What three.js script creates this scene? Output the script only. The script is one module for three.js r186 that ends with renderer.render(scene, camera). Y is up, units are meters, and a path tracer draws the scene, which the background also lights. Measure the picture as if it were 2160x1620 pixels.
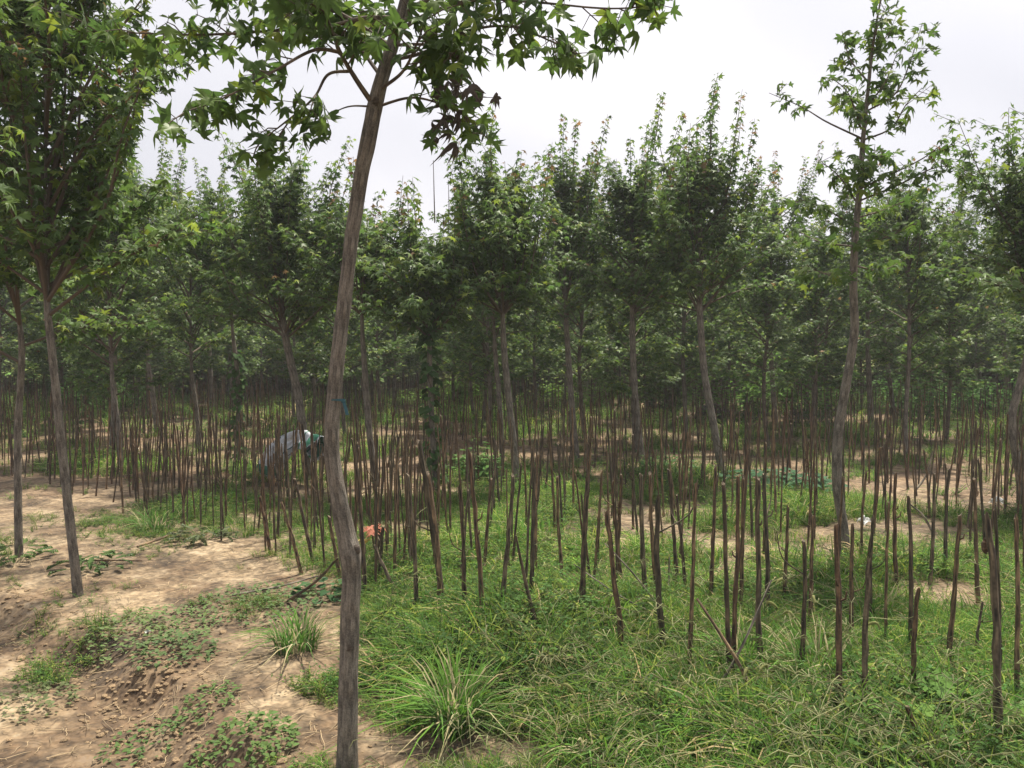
import * as THREE from 'three';

// ---------------------------------------------------------------- camera, sky, sun, exposure
const EYE = 1.55, F = 1625, CX = 1080, CY = 810, PITCH = -Math.atan(60 / F);
const scene = new THREE.Scene();
const camera = new THREE.PerspectiveCamera(2 * Math.atan(CY / F) * 180 / Math.PI, 4 / 3, 0.05, 900);
camera.position.set(0, EYE, 0);
camera.rotation.set(PITCH, 0, 0);
const renderer = new THREE.WebGLRenderer({ antialias: true });
renderer.setSize(1024, 768);
renderer.toneMapping = THREE.LinearToneMapping;
renderer.toneMappingExposure = 2.5;
renderer.shadowMap.enabled = true;
const SUN = new THREE.Vector3(0.22, 1.0, -0.36).normalize();        // high, ahead and a little to the right: the trees are seen against the light
const sun = new THREE.DirectionalLight(new THREE.Color(1.0, 0.93, 0.80), 3.6);
sun.position.copy(SUN).multiplyScalar(80);
sun.castShadow = true;
sun.shadow.radius = 6;                                              // veiled by thin cloud
sun.shadow.mapSize.set(4096, 4096);
Object.assign(sun.shadow.camera, { left: -45, right: 45, top: 60, bottom: -60, near: 1, far: 220 });
scene.add(sun, sun.target);

// ---------------------------------------------------------------- random numbers and noise
function rng(seed) {
  let a = seed >>> 0;
  return () => { a = (a + 0x6D2B79F5) >>> 0; let t = a; t = Math.imul(t ^ (t >>> 15), t | 1); t ^= t + Math.imul(t ^ (t >>> 7), t | 61); return ((t ^ (t >>> 14)) >>> 0) / 4294967296; };
}
const hash2 = (x, y, s = 0) => { let h = Math.imul(x, 374761393) ^ Math.imul(y, 668265263) ^ Math.imul(s + 11, 1274126177); h = Math.imul(h ^ (h >>> 13), 1274126177); return ((h ^ (h >>> 16)) >>> 0) / 4294967296; };
const sm = (t) => t * t * (3 - 2 * t);
function noise(x, y, s = 0, wrap = 0) {                             // value noise, -1 .. 1
  const xi = Math.floor(x), yi = Math.floor(y), fx = sm(x - xi), fy = sm(y - yi);
  const w = (k) => wrap ? ((k % wrap) + wrap) % wrap : k;
  const a = hash2(w(xi), w(yi), s), b = hash2(w(xi + 1), w(yi), s), c = hash2(w(xi), w(yi + 1), s), d = hash2(w(xi + 1), w(yi + 1), s);
  return 2 * ((a + (b - a) * fx) * (1 - fy) + (c + (d - c) * fx) * fy) - 1;
}
const fbm = (x, y, o, s = 0, wrap = 0) => { let v = 0, a = 0.5; for (let k = 0; k < o; k++) { v += a * noise(x, y, s + k, wrap); x *= 2; y *= 2; if (wrap) wrap *= 2; a *= 0.5; } return v; };
const step = (a, b, x) => sm(Math.min(1, Math.max(0, (x - a) / (b - a))));
const clamp = (x, a, b) => Math.min(b, Math.max(a, x));
const V = (x, y, z) => new THREE.Vector3(x, y, z);

// ---------------------------------------------------------------- sky: bright thin overcast, brighter round the veiled sun
{
  const W = 512, Hh = 256, data = new Float32Array(W * Hh * 4), d = new THREE.Vector3();
  for (let j = 0; j < Hh; j++) for (let i = 0; i < W; i++) {
    const el = ((j + 0.5) / Hh - 0.5) * Math.PI, az = ((i + 0.5) / W - 0.5) * 2 * Math.PI;
    d.set(Math.cos(el) * Math.cos(az), Math.sin(el), Math.cos(el) * Math.sin(az));
    const c = d.dot(SUN), g2 = Math.exp((c - 1) * 28);
    const cl = fbm(d.x * 2.6 + 7 + d.y * 1.7, d.z * 2.2 + d.y * 3.4, 5, 3);
    const b = 0.335 + 0.16 * Math.exp((c - 1) * 3.2) + 0.4 * g2 + 0.10 * cl, o = (j * W + i) * 4;
    data[o] = b * (0.99 + 0.04 * cl); data[o + 1] = b * (0.985 + 0.01 * cl); data[o + 2] = b * (1.05 - 0.03 * cl); data[o + 3] = 1;
  }
  const t = new THREE.DataTexture(data, W, Hh, THREE.RGBAFormat, THREE.FloatType);
  t.mapping = THREE.EquirectangularReflectionMapping; t.magFilter = t.minFilter = THREE.LinearFilter; t.needsUpdate = true;
  scene.background = t; scene.environment = t;
}
scene.fog = new THREE.FogExp2(new THREE.Color(0.93, 0.95, 1.0), 0.0018);

// ---------------------------------------------------------------- where a point of the photograph stands
function ray(px, py) { const d = V((px - CX) / F, -(py - CY) / F, -1); return d.applyAxisAngle(V(1, 0, 0), PITCH); }
function ground(px, py) { const d = ray(px, py), t = -EYE / d.y; return V(d.x * t, 0, d.z * t); }
function at(px, py, depth) { const d = ray(px, py), t = depth / -d.z; return V(d.x * t, EYE + d.y * t, -depth); }
const P2 = (px, py) => { const g = ground(px, py); return [g.x, g.z]; };

// edge between the bare track and the planted, weedy field; the low bank beside the tree row
const EDGE = [[-300, 930], [0, 985], [200, 1060], [420, 1140], [640, 1235], [760, 1330], [800, 1480], [830, 1640]].map((p) => P2(...p));
const BANK = [[-250, 1210], [0, 1285], [230, 1395], [330, 1470], [430, 1570], [500, 1680]].map((p) => P2(...p));
function side(line, x, z) {                                         // signed distance to a polyline; positive to its right (away from the track)
  let best = 1e9, sgn = 1;
  for (let k = 0; k + 1 < line.length; k++) {
    const [ax, az] = line[k], [bx, bz] = line[k + 1], dx = bx - ax, dz = bz - az;
    const t = clamp(((x - ax) * dx + (z - az) * dz) / (dx * dx + dz * dz), 0, 1), ex = x - ax - t * dx, ez = z - az - t * dz, q = Math.hypot(ex, ez);
    if (q < best) { best = q; sgn = dx * (z - az) - dz * (x - ax) < 0 ? 1 : -1; }
  }
  return best * sgn;
}
function height(x, z) {
  let h = 0.035 * noise(x * 0.55 + 3, z * 0.55, 21) + 0.014 * noise(x * 2.1, z * 2.1, 22);
  if (z > -14 && z < 2) {
    const s = side(BANK, x, z) + 0.07 * noise(x * 2.3, z * 2.3, 23) + 0.05 * noise(x * 6, z * 6, 24);
    h += 0.125 * step(-0.13, 0.13, s) * step(-9, -6, z) - 0.065;
    const near = Math.max(0, 1 - Math.hypot(x, z) / 9), track = step(0.5, -0.3, side(EDGE, x, z));
    h += near * (0.35 + 0.65 * track) * (0.034 * fbm(x * 6, z * 6, 4, 25) + 0.03 * Math.max(0, fbm(x * 15, z * 15, 3, 26)));
  }
  return h;
}
const onGround = (px, py) => { const g = ground(px, py); g.y = height(g.x, g.z); return g; };

// ---------------------------------------------------------------- geometry helpers
class GB {                                                          // one growing mesh
  constructor() { this.p = []; this.c = []; this.i = []; this.u = []; }
  get n() { return this.p.length / 3; }
  v(x, y, z, c, u = 0, w = 0) { this.p.push(x, y, z); if (c) this.c.push(c[0], c[1], c[2]); this.u.push(u, w); }
  geo() {
    const g = new THREE.BufferGeometry();
    g.setAttribute('position', new THREE.Float32BufferAttribute(this.p, 3));
    g.setAttribute('uv', new THREE.Float32BufferAttribute(this.u, 2));
    if (this.c.length) g.setAttribute('color', new THREE.Float32BufferAttribute(this.c, 3));
    g.setIndex(this.i); g.computeVertexNormals();
    return g;
  }
}
function tube(gb, pts, rad, sides, color, opt = {}) {               // pts smoothed by the caller; uv in metres
  let run = 0; const base = gb.n, t = V(), a = V(), b = V(), ref = V(0.31, 0.12, 0.94);
  for (let k = 0; k < pts.length; k++) {
    t.subVectors(pts[Math.min(k + 1, pts.length - 1)], pts[Math.max(k - 1, 0)]).normalize();
    if (k) run += pts[k].distanceTo(pts[k - 1]);
    a.crossVectors(t, ref).normalize(); b.crossVectors(t, a);
    for (let s = 0; s <= sides; s++) {
      const w = s / sides * 2 * Math.PI, r = rad[k] * (opt.rough ? 1 + opt.rough * noise(Math.cos(w) * 2 + 5 + run * 9, Math.sin(w) * 2 + run * 9, opt.seed || 5) : 1), c = Math.cos(w) * r, q = Math.sin(w) * r;
      gb.v(pts[k].x + a.x * c + b.x * q, pts[k].y + a.y * c + b.y * q, pts[k].z + a.z * c + b.z * q, color, s / sides * 2 * Math.PI * Math.max(rad[0], 0.004), run);
    }
  }
  const m = sides + 1;
  for (let k = 0; k + 1 < pts.length; k++) for (let s = 0; s < sides; s++) { const o = base + k * m + s; gb.i.push(o, o + 1, o + m, o + 1, o + m + 1, o + m); }
  if (!opt.open) {                                                  // close the far end
    const e = gb.n, l = pts[pts.length - 1]; gb.v(l.x, l.y, l.z, color);
    for (let s = 0; s < sides; s++) gb.i.push(base + (pts.length - 1) * m + s, base + (pts.length - 1) * m + s + 1, e);
  }
}
function smooth(pts, n) { return new THREE.CatmullRomCurve3(pts, false, 'centripetal').getPoints(n); }
function profile(rad, n) { return Array.from({ length: n + 1 }, (_, k) => { const f = k / n * (rad.length - 1), i = Math.min(Math.floor(f), rad.length - 2); return rad[i] + (rad[i + 1] - rad[i]) * (f - i); }); }

// leaf of a five-lobed maple: petiole joint at the origin, middle lobe along +y, upper face +z, about one unit across
function mapleLeaf(fine, curl, fold, seed) {
  const R = rng(seed), j = () => 1 + (R() - 0.5) * 0.34;
  const tips = [[0.50 * j(), -0.03 * j()], [0.43 * j(), 0.44 * j()], [0, 0.68 * j()], [-0.43 * j(), 0.44 * j()], [-0.50 * j(), -0.03 * j()]];
  const sinus = [[0.20, 0.15], [0.115, 0.33], [-0.115, 0.33], [-0.20, 0.15]];
  const ring = [[0, -0.02]];
  for (let k = 0; k < 5; k++) {
    const [tx, ty] = tips[k];
    if (fine) {                                                     // shoulders with a small tooth before the long tip
      const before = k ? sinus[k - 1] : [0.10, -0.055], after = k < 4 ? sinus[k] : [-0.10, -0.055];
      const mx = tx * 0.62, my = 0.12 + (ty - 0.12) * 0.62, l = Math.hypot(tx, ty - 0.12), nx = (ty - 0.12) / l, ny = -tx / l, w = 0.085;
      if (!k) ring.push(before);
      ring.push([mx + nx * w, my + ny * w], [tx * 0.74 + nx * 0.035, 0.12 + (ty - 0.12) * 0.74 + ny * 0.035], [tx, ty], [tx * 0.74 - nx * 0.035, 0.12 + (ty - 0.12) * 0.74 - ny * 0.035], [mx - nx * w, my - ny * w], after);
    } else { ring.push([tx, ty]); if (k < 4) ring.push(sinus[k]); }
  }
  const z = (x, y) => -curl * (x * x + (y - 0.15) * (y - 0.15)) + fold * Math.abs(x) - fold * 0.1 + (fine ? 0.045 * Math.sin(x * 9 + seed) + 0.05 * x * Math.sin(seed * 1.7) + 0.04 * Math.sin(y * 8 + seed * 2) : 0);
  const p = [[0, 0.13, z(0, 0.13)]];
  for (const [x, y] of ring) p.push([x, y, z(x, y)]);
  const idx = [];
  for (let k = 1; k < p.length; k++) idx.push([0, k, k + 1 < p.length ? k + 1 : 1]);
  return { p, idx };
}
const LEAF_LO = [[0.5, 0.12], [0.9, -0.1], [0.25, 0.3], [1.3, 0.1], [0.1, -0.25]].map(([c, f], k) => mapleLeaf(false, c, f, 40 + k));
const LEAF_HI = [[0.45, 0.12], [1.1, -0.12], [0.3, 0.4], [1.7, 0.15], [0.1, 0.2], [0.8, 0.6], [2.1, -0.2], [-0.4, 0.35], [1.4, 0.5], [0.6, -0.35]].map(([c, f], k) => mapleLeaf(true, c, f, 60 + k));
const LEAF_DRY = [[2.6, 0.5], [3.2, -0.3], [2.2, 0.9]].map(([c, f], k) => mapleLeaf(true, c, f, 80 + k));
function shapeGeo(s) { const gb = new GB(); for (const q of s.p) gb.v(q[0], q[1], q[2], null, q[0], q[1]); for (const t of s.idx) gb.i.push(...t); return gb.geo(); }
const _v = V();
function addShape(gb, s, m, c) { const o = gb.n; for (const q of s.p) { _v.set(q[0], q[1], q[2]).applyMatrix4(m); gb.v(_v.x, _v.y, _v.z, c, q[0], q[1]); } for (const t of s.idx) gb.i.push(o + t[0], o + t[1], o + t[2]); }

// ---------------------------------------------------------------- textures and materials
function texture(w, h, fn, srgb = true) {
  const d = new Uint8Array(w * h * 4);
  for (let j = 0; j < h; j++) for (let i = 0; i < w; i++) { const c = fn(i / w, j / h), o = (j * w + i) * 4; d[o] = clamp(c[0], 0, 255); d[o + 1] = clamp(c[1], 0, 255); d[o + 2] = clamp(c[2], 0, 255); d[o + 3] = 255; }
  const t = new THREE.DataTexture(d, w, h); t.wrapS = t.wrapT = THREE.RepeatWrapping; t.magFilter = t.minFilter = THREE.LinearFilter;
  if (srgb) t.colorSpace = THREE.SRGBColorSpace; t.needsUpdate = true; return t;
}
const barkMap = texture(256, 512, (u, v) => { const b = fbm(u * 20, v * 8, 4, 31, 4), m = fbm(u * 4, v * 6, 4, 38, 2), f = noise(u * 64, v * 128, 44, 64), k = 140 + 70 * b + 22 * m + 22 * f; return [k * 1.0, k * (0.98 + 0.03 * m), k * (0.95 + 0.06 * m)]; });
const barkBump = texture(256, 512, (u, v) => { const k = 128 + 190 * fbm(u * 20, v * 8, 4, 31, 4) + 20 * noise(u * 64, v * 128, 44, 64); return [k, k, k]; }, false);
for (const t of [barkMap, barkBump]) t.repeat.set(4, 2.2);
const stemMap = texture(128, 512, (u, v) => { const k = 150 + 130 * fbm(u * 8, v * 4, 4, 51, 4) + 16 * noise(u * 8, v * 32, 55, 8); return [k, k * 0.97, k * 0.93]; });
const stemBump = texture(128, 512, (u, v) => { const k = 128 + 150 * fbm(u * 8, v * 4, 4, 51, 4) + 20 * noise(u * 8, v * 32, 55, 8); return [k, k, k]; }, false);
for (const t of [stemMap, stemBump]) t.repeat.set(10, 3);
const soilMap = texture(1024, 1024, (u, v) => {
  const a = fbm(u * 8, v * 8, 5, 61, 8), f = fbm(u * 96, v * 96, 3, 66, 96), g = fbm(u * 32, v * 32, 3, 70, 32), k = 198 + 60 * a + 84 * f + 72 * g;
  return [k, k * (0.965 + 0.03 * g), k * (0.91 + 0.06 * g)];
});
const soilBump = texture(1024, 1024, (u, v) => { const k = 128 + 110 * fbm(u * 24, v * 24, 5, 75, 24) + 70 * fbm(u * 120, v * 120, 2, 81, 120); return [k, k, k]; }, false);
const lin = (r, g, b) => new THREE.Color().setRGB(r, g, b);
const M = {
  soil: new THREE.MeshStandardMaterial({ map: soilMap, bumpMap: soilBump, bumpScale: 0.03, vertexColors: true, roughness: 0.97 }),
  bark: new THREE.MeshStandardMaterial({ color: lin(0.46, 0.415, 0.355), map: barkMap, bumpMap: barkBump, bumpScale: 0.006, roughness: 0.92 }),
  barkDark: new THREE.MeshStandardMaterial({ color: lin(0.38, 0.31, 0.25), map: barkMap, bumpMap: barkBump, bumpScale: 0.005, roughness: 0.92 }),
  twig: new THREE.MeshStandardMaterial({ color: lin(0.085, 0.062, 0.042), roughness: 0.85 }),
  stem: [[0.30, 0.19, 0.115], [0.22, 0.16, 0.105], [0.42, 0.29, 0.175], [0.19, 0.155, 0.10], [0.30, 0.24, 0.165], [0.33, 0.225, 0.13]].map((c) => new THREE.MeshStandardMaterial({ color: lin(...c), map: stemMap, bumpMap: stemBump, bumpScale: 0.003, roughness: 0.85 })),
  cut: new THREE.MeshStandardMaterial({ color: lin(0.46, 0.37, 0.26), map: stemMap, roughness: 0.9 }),
  dead: new THREE.MeshStandardMaterial({ color: lin(0.50, 0.45, 0.38), map: stemMap, bumpMap: stemBump, bumpScale: 0.002, roughness: 0.9 }),
};
const leafLook = { roughness: 1, transmission: 0.5, thickness: 0, side: THREE.DoubleSide, clearcoat: 0.22, clearcoatRoughness: 0.36, specularIntensity: 0.25 };
M.leaf = new THREE.MeshPhysicalMaterial({ ...leafLook, vertexColors: true });
const LEAF_COLORS = [[0.080, 0.142, 0.032], [0.110, 0.178, 0.034], [0.190, 0.255, 0.036], [0.200, 0.125, 0.055], [0.105, 0.085, 0.068], [0.062, 0.112, 0.028]];
M.leafFar = new THREE.MeshPhysicalMaterial({ vertexColors: true, roughness: 0.7, specularIntensity: 0.5, side: THREE.DoubleSide });
M.leafOf = LEAF_COLORS.map((c) => new THREE.MeshPhysicalMaterial({ ...leafLook, color: lin(...c) }));
M.herb = new THREE.MeshPhysicalMaterial({ roughness: 1, transmission: 0.45, thickness: 0, side: THREE.DoubleSide, vertexColors: true, clearcoat: 0.05, clearcoatRoughness: 0.45, specularIntensity: 0.2 });
M.straw = new THREE.MeshStandardMaterial({ color: lin(0.33, 0.26, 0.165), roughness: 0.95 });
M.clod = new THREE.MeshStandardMaterial({ color: lin(0.9, 0.9, 0.9), map: soilMap, roughness: 1 });
const tint = (c, R, a = 0.3) => { const k = 1 + (R() - 0.5) * a * 2, h = (R() - 0.5) * a * 0.5; return [c[0] * k * (1 + h), c[1] * k, c[2] * k * (1 - h)]; };

// ---------------------------------------------------------------- naming
const taken = new Map();
function numbered(name) { const n = taken.get(name) || 0; taken.set(name, n + 1); return n ? name + '_' + String(n).padStart(3, '0') : name; }
function tag(o, label, category, group, kind) { o.userData = { label, category }; if (group) o.userData.group = group; if (kind) o.userData.kind = kind; return o; }
function thing(name, label, category, pos, group) { const o = new THREE.Group(); o.name = numbered(name); if (pos) o.position.copy(pos); scene.add(o); return tag(o, label, category, group); }
function part(parent, name, geo, mat, kind) { const m = new THREE.Mesh(geo, mat); m.name = name; if (kind) m.userData.kind = kind; parent.add(m); return m; }
const ORD = ['first', 'second', 'third', 'fourth', 'fifth', 'sixth', 'seventh', 'eighth', 'ninth', 'tenth', 'eleventh', 'twelfth', 'thirteenth', 'fourteenth', 'fifteenth', 'sixteenth', 'seventeenth', 'eighteenth', 'nineteenth'];
const TENS = ['', '', 'twenty', 'thirty', 'forty', 'fifty', 'sixty', 'seventy', 'eighty', 'ninety'];
const ordinal = (n) => n < 20 ? ORD[n - 1] : n % 10 ? TENS[Math.floor(n / 10)] + '-' + ORD[n % 10 - 1] : TENS[n / 10].replace(/y$/, 'ieth');

// ---------------------------------------------------------------- the ground: one sheet to the horizon
const greenAt = (x, z) => {                                         // share of ground under weeds
  const d = Math.hypot(x, z), e = side(EDGE, x, z), n = fbm(x * 0.9, z * 0.9, 3, 91), n2 = fbm(x * 2.6, z * 2.6, 2, 95);
  if (e < 0) return clamp((n * 1.0 + n2 * 1.1 - 0.2) * 1.5 + step(-0.9, 0, e) * 0.5, 0, 0.75);
  let g = 0.92 - 0.36 * step(5.4, 7, d) - 0.38 * step(8, 10, d) + 0.36 * step(14, 17, d);
  g += n * (d < 6 ? 0.9 : 1.1) + n2 * 0.7;
  const b = ground(2010, 1285), q = Math.hypot((x - b.x) / 0.55, (z - b.z) / 0.5);
  g -= 1.1 * step(1.2, 0.5, q);
  const b2 = ground(960, 1600), q2 = Math.hypot((x - b2.x) / 0.42, (z - b2.z) / 0.16);
  g -= 1.2 * step(1.3, 0.5, q2);
  return clamp(g * step(-0.1, 0.35, e + 0.15 * n2), 0, 1);
};
{
  const cols = [], rows = [0];
  for (let k = 0; k <= 340; k++) cols.push((-48 + 96 * k / 340) * Math.PI / 180);
  for (let k = 1; k < 44; k++) cols.push((48 + 264 * k / 44) * Math.PI / 180);
  for (let r = 0.7; r < 620; r *= r < 40 ? 1.0115 : 1.06) rows.push(r);
  const gb = new GB(), n = cols.length;
  gb.v(0, height(0, 0), 0, [0.3, 0.2, 0.12]);
  for (let k = 1; k < rows.length; k++) for (const a of cols) {
    const x = Math.sin(a) * rows[k], z = -Math.cos(a) * rows[k], y = rows[k] < 60 ? height(x, z) : 0;
    const g = rows[k] < 60 ? greenAt(x, z) : 0.4, e = rows[k] < 60 ? side(EDGE, x, z) : 2;
    const dark = clamp(0.5 + 1.5 * fbm(x * 1.7, z * 1.7, 4, 101) + (e > 0 ? 0.18 : -0.08), 0, 1), dig = e < 0 ? step(0.0, 0.34, fbm(x * 4, z * 4, 4, 111)) * 0.8 + (rows[k] < 9 ? step(0.30, 0.06, Math.abs(side(BANK, x, z) + 0.16 * fbm(x * 4, z * 4, 3, 113))) * (0.3 + 0.5 * Math.max(0, fbm(x * 9, z * 9, 2, 117) + 0.5)) : 0) : 0;
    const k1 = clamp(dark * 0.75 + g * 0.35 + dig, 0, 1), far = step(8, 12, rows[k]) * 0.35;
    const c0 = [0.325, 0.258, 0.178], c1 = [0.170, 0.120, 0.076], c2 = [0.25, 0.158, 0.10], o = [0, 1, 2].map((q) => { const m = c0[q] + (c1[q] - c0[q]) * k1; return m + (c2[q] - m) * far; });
    gb.v(x, y, z, o, x / 2.6, z / 2.6);
  }
  for (let a = 0; a < n; a++) gb.i.push(0, 1 + a, 1 + (a + 1) % n);
  for (let k = 1; k + 1 < rows.length; k++) for (let a = 0; a < n; a++) { const p = 1 + (k - 1) * n + a, q = 1 + (k - 1) * n + (a + 1) % n; gb.i.push(p, p + n, q, q, p + n, q + n); }
  const g = gb.geo(), m = new THREE.Mesh(g, M.soil); m.name = 'ground'; scene.add(m);
  const nm = g.attributes.normal; let up = 0; for (let k = 0; k < 200; k++) up += nm.getY(k * 97);
  if (up < 0) { const ix = g.index.array; for (let k = 0; k < ix.length; k += 3) { const t = ix[k]; ix[k] = ix[k + 1]; ix[k + 1] = t; } g.computeVertexNormals(); }
  tag(m, 'bare tan soil track and weedy nursery ground', 'ground', null, 'structure');
}

// ---------------------------------------------------------------- maple trees
const UPV = V(0, 1, 0), _m = new THREE.Matrix4(), _s = V(), _q = new THREE.Quaternion();
function leafMatrix(out, pos, outward, size, R, droop, roll = 0.5) {
  const y = V(outward.x, 0, outward.z); if (y.lengthSq() < 1e-5) y.set(R() - 0.5, 0, R() - 0.5);
  y.normalize().multiplyScalar(1).add(V((R() - 0.5) * 0.7, -droop + (R() - 0.5) * 0.6, (R() - 0.5) * 0.7)).normalize();
  const z = V((R() - 0.5) * 2 * roll, 1, (R() - 0.5) * 2 * roll), x = V().crossVectors(y, z).normalize(); z.crossVectors(x, y);
  return out.makeBasis(x, y, z).scale(_s.set(size, size, size)).setPosition(pos);
}
// leaves along a shoot, in crossed pairs on short stalks
function dress(T, pts, o) {
  const R = T.R, curve = pts, len = []; let L = 0; for (let k = 0; k < curve.length; k++) { if (k) L += curve[k].distanceTo(curve[k - 1]); len.push(L); }
  let turn = R() * 6.28;
  for (let d = L * (o.from || 0); d <= L + 1e-6; d += o.gap * (0.7 + 0.6 * R())) {
    let k = 1; while (k < len.length - 1 && len[k] < d) k++;
    const f = clamp((d - len[k - 1]) / Math.max(1e-6, len[k] - len[k - 1]), 0, 1), p = V().lerpVectors(curve[k - 1], curve[k], f), t = V().subVectors(curve[k], curve[k - 1]).normalize();
    const a = V().crossVectors(t, V(0.3, 0.5, 0.81)).normalize(), b = V().crossVectors(t, a); turn += 1.57 + (R() - 0.5) * 0.6;
    const tip = L > 0 ? d / L : 1;
    for (let s = 0; s < 2; s++) {
      if (R() > (o.keep ?? 0.92)) continue;
      const w = turn + s * Math.PI, out = V().addScaledVector(a, Math.cos(w)).addScaledVector(b, Math.sin(w)).addScaledVector(t, 0.5).normalize();
      const cls = o.cls ? o.cls(R, tip) : 0, size = o.size * (cls === 4 ? 0.75 : 1) * (0.66 + 0.5 * R()) * (1 - (o.taper ?? 0.3) * tip), st = o.stalk * (0.6 + 0.8 * R()) * (1 - 0.4 * tip);
      const q = V().copy(p).addScaledVector(out, st); q.y -= st * 0.15;
      T.leaves.push({ lead: o.lead, m: leafMatrix(new THREE.Matrix4(), q, out, size, R, o.droop ?? 0.45, o.roll ?? 0.5), cls, v: Math.floor(R() * 97), pos: q, from: p, tone: tint(LEAF_COLORS[cls], R, 0.28), own: o.own });
    }
  }
}
const greens = (y, red) => (R, tip) => { const r = R(); if (red && tip > 0.8 && r < red) return 3; if (tip > 0.75 && r < y) return 2; return r < 0.30 ? 5 : r < 0.66 ? 0 : r < 0.95 ? 1 : 2; };
function grow(T, trunk, o) {                                        // crown on a trunk given as points in the tree's own axes
  const R = T.R, c = new THREE.CatmullRomCurve3(trunk), top = trunk[trunk.length - 1].y, base = o.base, span = top - base;
  let az = R() * 6.28;
  const along = (y) => { let lo = 0, hi = 1; for (let k = 0; k < 18; k++) { const m = (lo + hi) / 2; if (c.getPoint(m).y < y) lo = m; else hi = m; } return c.getPoint(lo); };
  for (let k = 0; k < o.n; k++) {
    const f = (k + R() * 0.8) / o.n, y = base + span * Math.pow(f, 0.9) * 0.95, p = along(y); az += 2.4 + (R() - 0.5) * 0.9;
    const wide = Math.sin(Math.PI * clamp(0.30 + 0.62 * f, 0, 1)) * (f > 0.7 ? 0.75 : 1), L = o.r * (0.45 + 0.85 * R()) * (0.38 + 0.8 * wide), el = 0.12 + 0.98 * f + 0.42 * R();
    const d = V(Math.cos(az) * Math.cos(el), Math.sin(el), Math.sin(az) * Math.cos(el)), e = V().copy(p).addScaledVector(d, L); e.y += L * 0.14 - (f < 0.25 ? L * 0.18 : 0);
    const mid = V().lerpVectors(p, e, 0.5); mid.x += (R() - 0.5) * L * 0.16; mid.z += (R() - 0.5) * L * 0.16; mid.y += (f < 0.3 ? 0.05 : -0.04) * L;
    const pts = smooth([p, mid, e], 6);
    tube(T.wood, pts, profile([0.007 + 0.005 * L, 0.0025], 6), 4, null);
    for (let t = 0; t < o.twigs; t++) {
      const u = 0.22 + 0.78 * (t + R()) / o.twigs, s = V().copy(pts[Math.min(6, Math.floor(u * 6))]).lerp(pts[Math.min(6, Math.floor(u * 6) + 1)], (u * 6) % 1);
      const tl = (0.16 + 0.26 * R()) * (o.twigL || 1), a2 = az + (R() - 0.5) * 2.6, e2 = 0.1 + 0.9 * R(), q = V(s.x + Math.cos(a2) * Math.cos(e2) * tl, s.y + Math.sin(e2) * tl * 0.9, s.z + Math.sin(a2) * Math.cos(e2) * tl);
      tube(T.wood, [s, q], [0.004, 0.0018], 3, null);
      dress(T, [s, q], { gap: o.gap || 0.06, size: o.size, stalk: 0.055, cls: greens(0.16, o.red * 0.15), droop: 0.55 });
    }
    dress(T, pts.slice(2), { gap: o.gap || 0.07, size: o.size, stalk: 0.06, cls: greens(0.2, o.red * 0.2), droop: 0.5 });
  }
  for (const tip of o.leaders || []) {                              // long upright shoots above the crown
    const y0 = Math.max(base + span * 0.35, tip.y - (1.0 + 0.5 * R())), p = along(Math.min(y0, top)); p.x += (tip.x - p.x) * 0.6; p.z += (tip.z - p.z) * 0.6; p.y = y0;
    const root = along(Math.min(top, Math.max(base, y0 - 0.55))), mid = V().lerpVectors(p, tip, 0.5); mid.x += (R() - 0.5) * 0.1;
    const pts = smooth([root, p, mid, tip], 10);
    tube(T.wood, pts, profile([0.013, 0.009, 0.006, 0.002], 10), 5, null);
    dress(T, pts, { from: 0.2, gap: 0.042, size: o.size * 1.02, stalk: 0.06, taper: 0.25, keep: 0.9, cls: greens(0.25, o.red), droop: 0.75, roll: 0.8, own: true });
  }
}
const leafGeo = { lo: LEAF_LO.map(shapeGeo), hi: LEAF_HI.map(shapeGeo), dry: LEAF_DRY.map(shapeGeo) };
function finish(g, T, most, fine, mat = M.leaf) {                                 // the leaves that show largest are meshes of their own, the rest one crown
  const set = fine ? LEAF_HI : LEAF_LO, geos = fine ? leafGeo.hi : leafGeo.lo, gb = new GB(); let n = 0;
  const list = most ? [...T.leaves].sort((a, b) => (b.own ? 1 : 0) - (a.own ? 1 : 0) || (b.rank ?? 0) - (a.rank ?? 0)) : T.leaves;
  for (const l of list) {
    if (n < most && (l.own || l.rank !== undefined)) {
      const m = part(g, 'leaf', l.cls === 4 ? leafGeo.dry[l.v % LEAF_DRY.length] : geos[l.v % geos.length], M.leafOf[l.cls]); l.m.decompose(m.position, m.quaternion, m.scale); n++;
    } else addShape(gb, l.cls === 4 ? LEAF_DRY[l.v % LEAF_DRY.length] : set[l.v % set.length], l.m, l.tone);
    if (fine) tube(T.wood, [l.from, l.pos], [0.0016, 0.0012], 3, null, { open: true });
  }
  part(g, 'branches', T.wood.geo(), M.twig, 'stuff');
  if (gb.n) part(g, 'crown', gb.geo(), mat, most ? 'stuff' : undefined);
  return g;
}
const newT = (seed) => ({ R: rng(seed), wood: new GB(), leaves: [] });
function trunkGeo(pts, rads, sides, rough, seed, n) { const gb = new GB(); tube(gb, smooth(pts, n), profile(rads, n), sides, null, { rough, seed }); return gb.geo(); }

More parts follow.
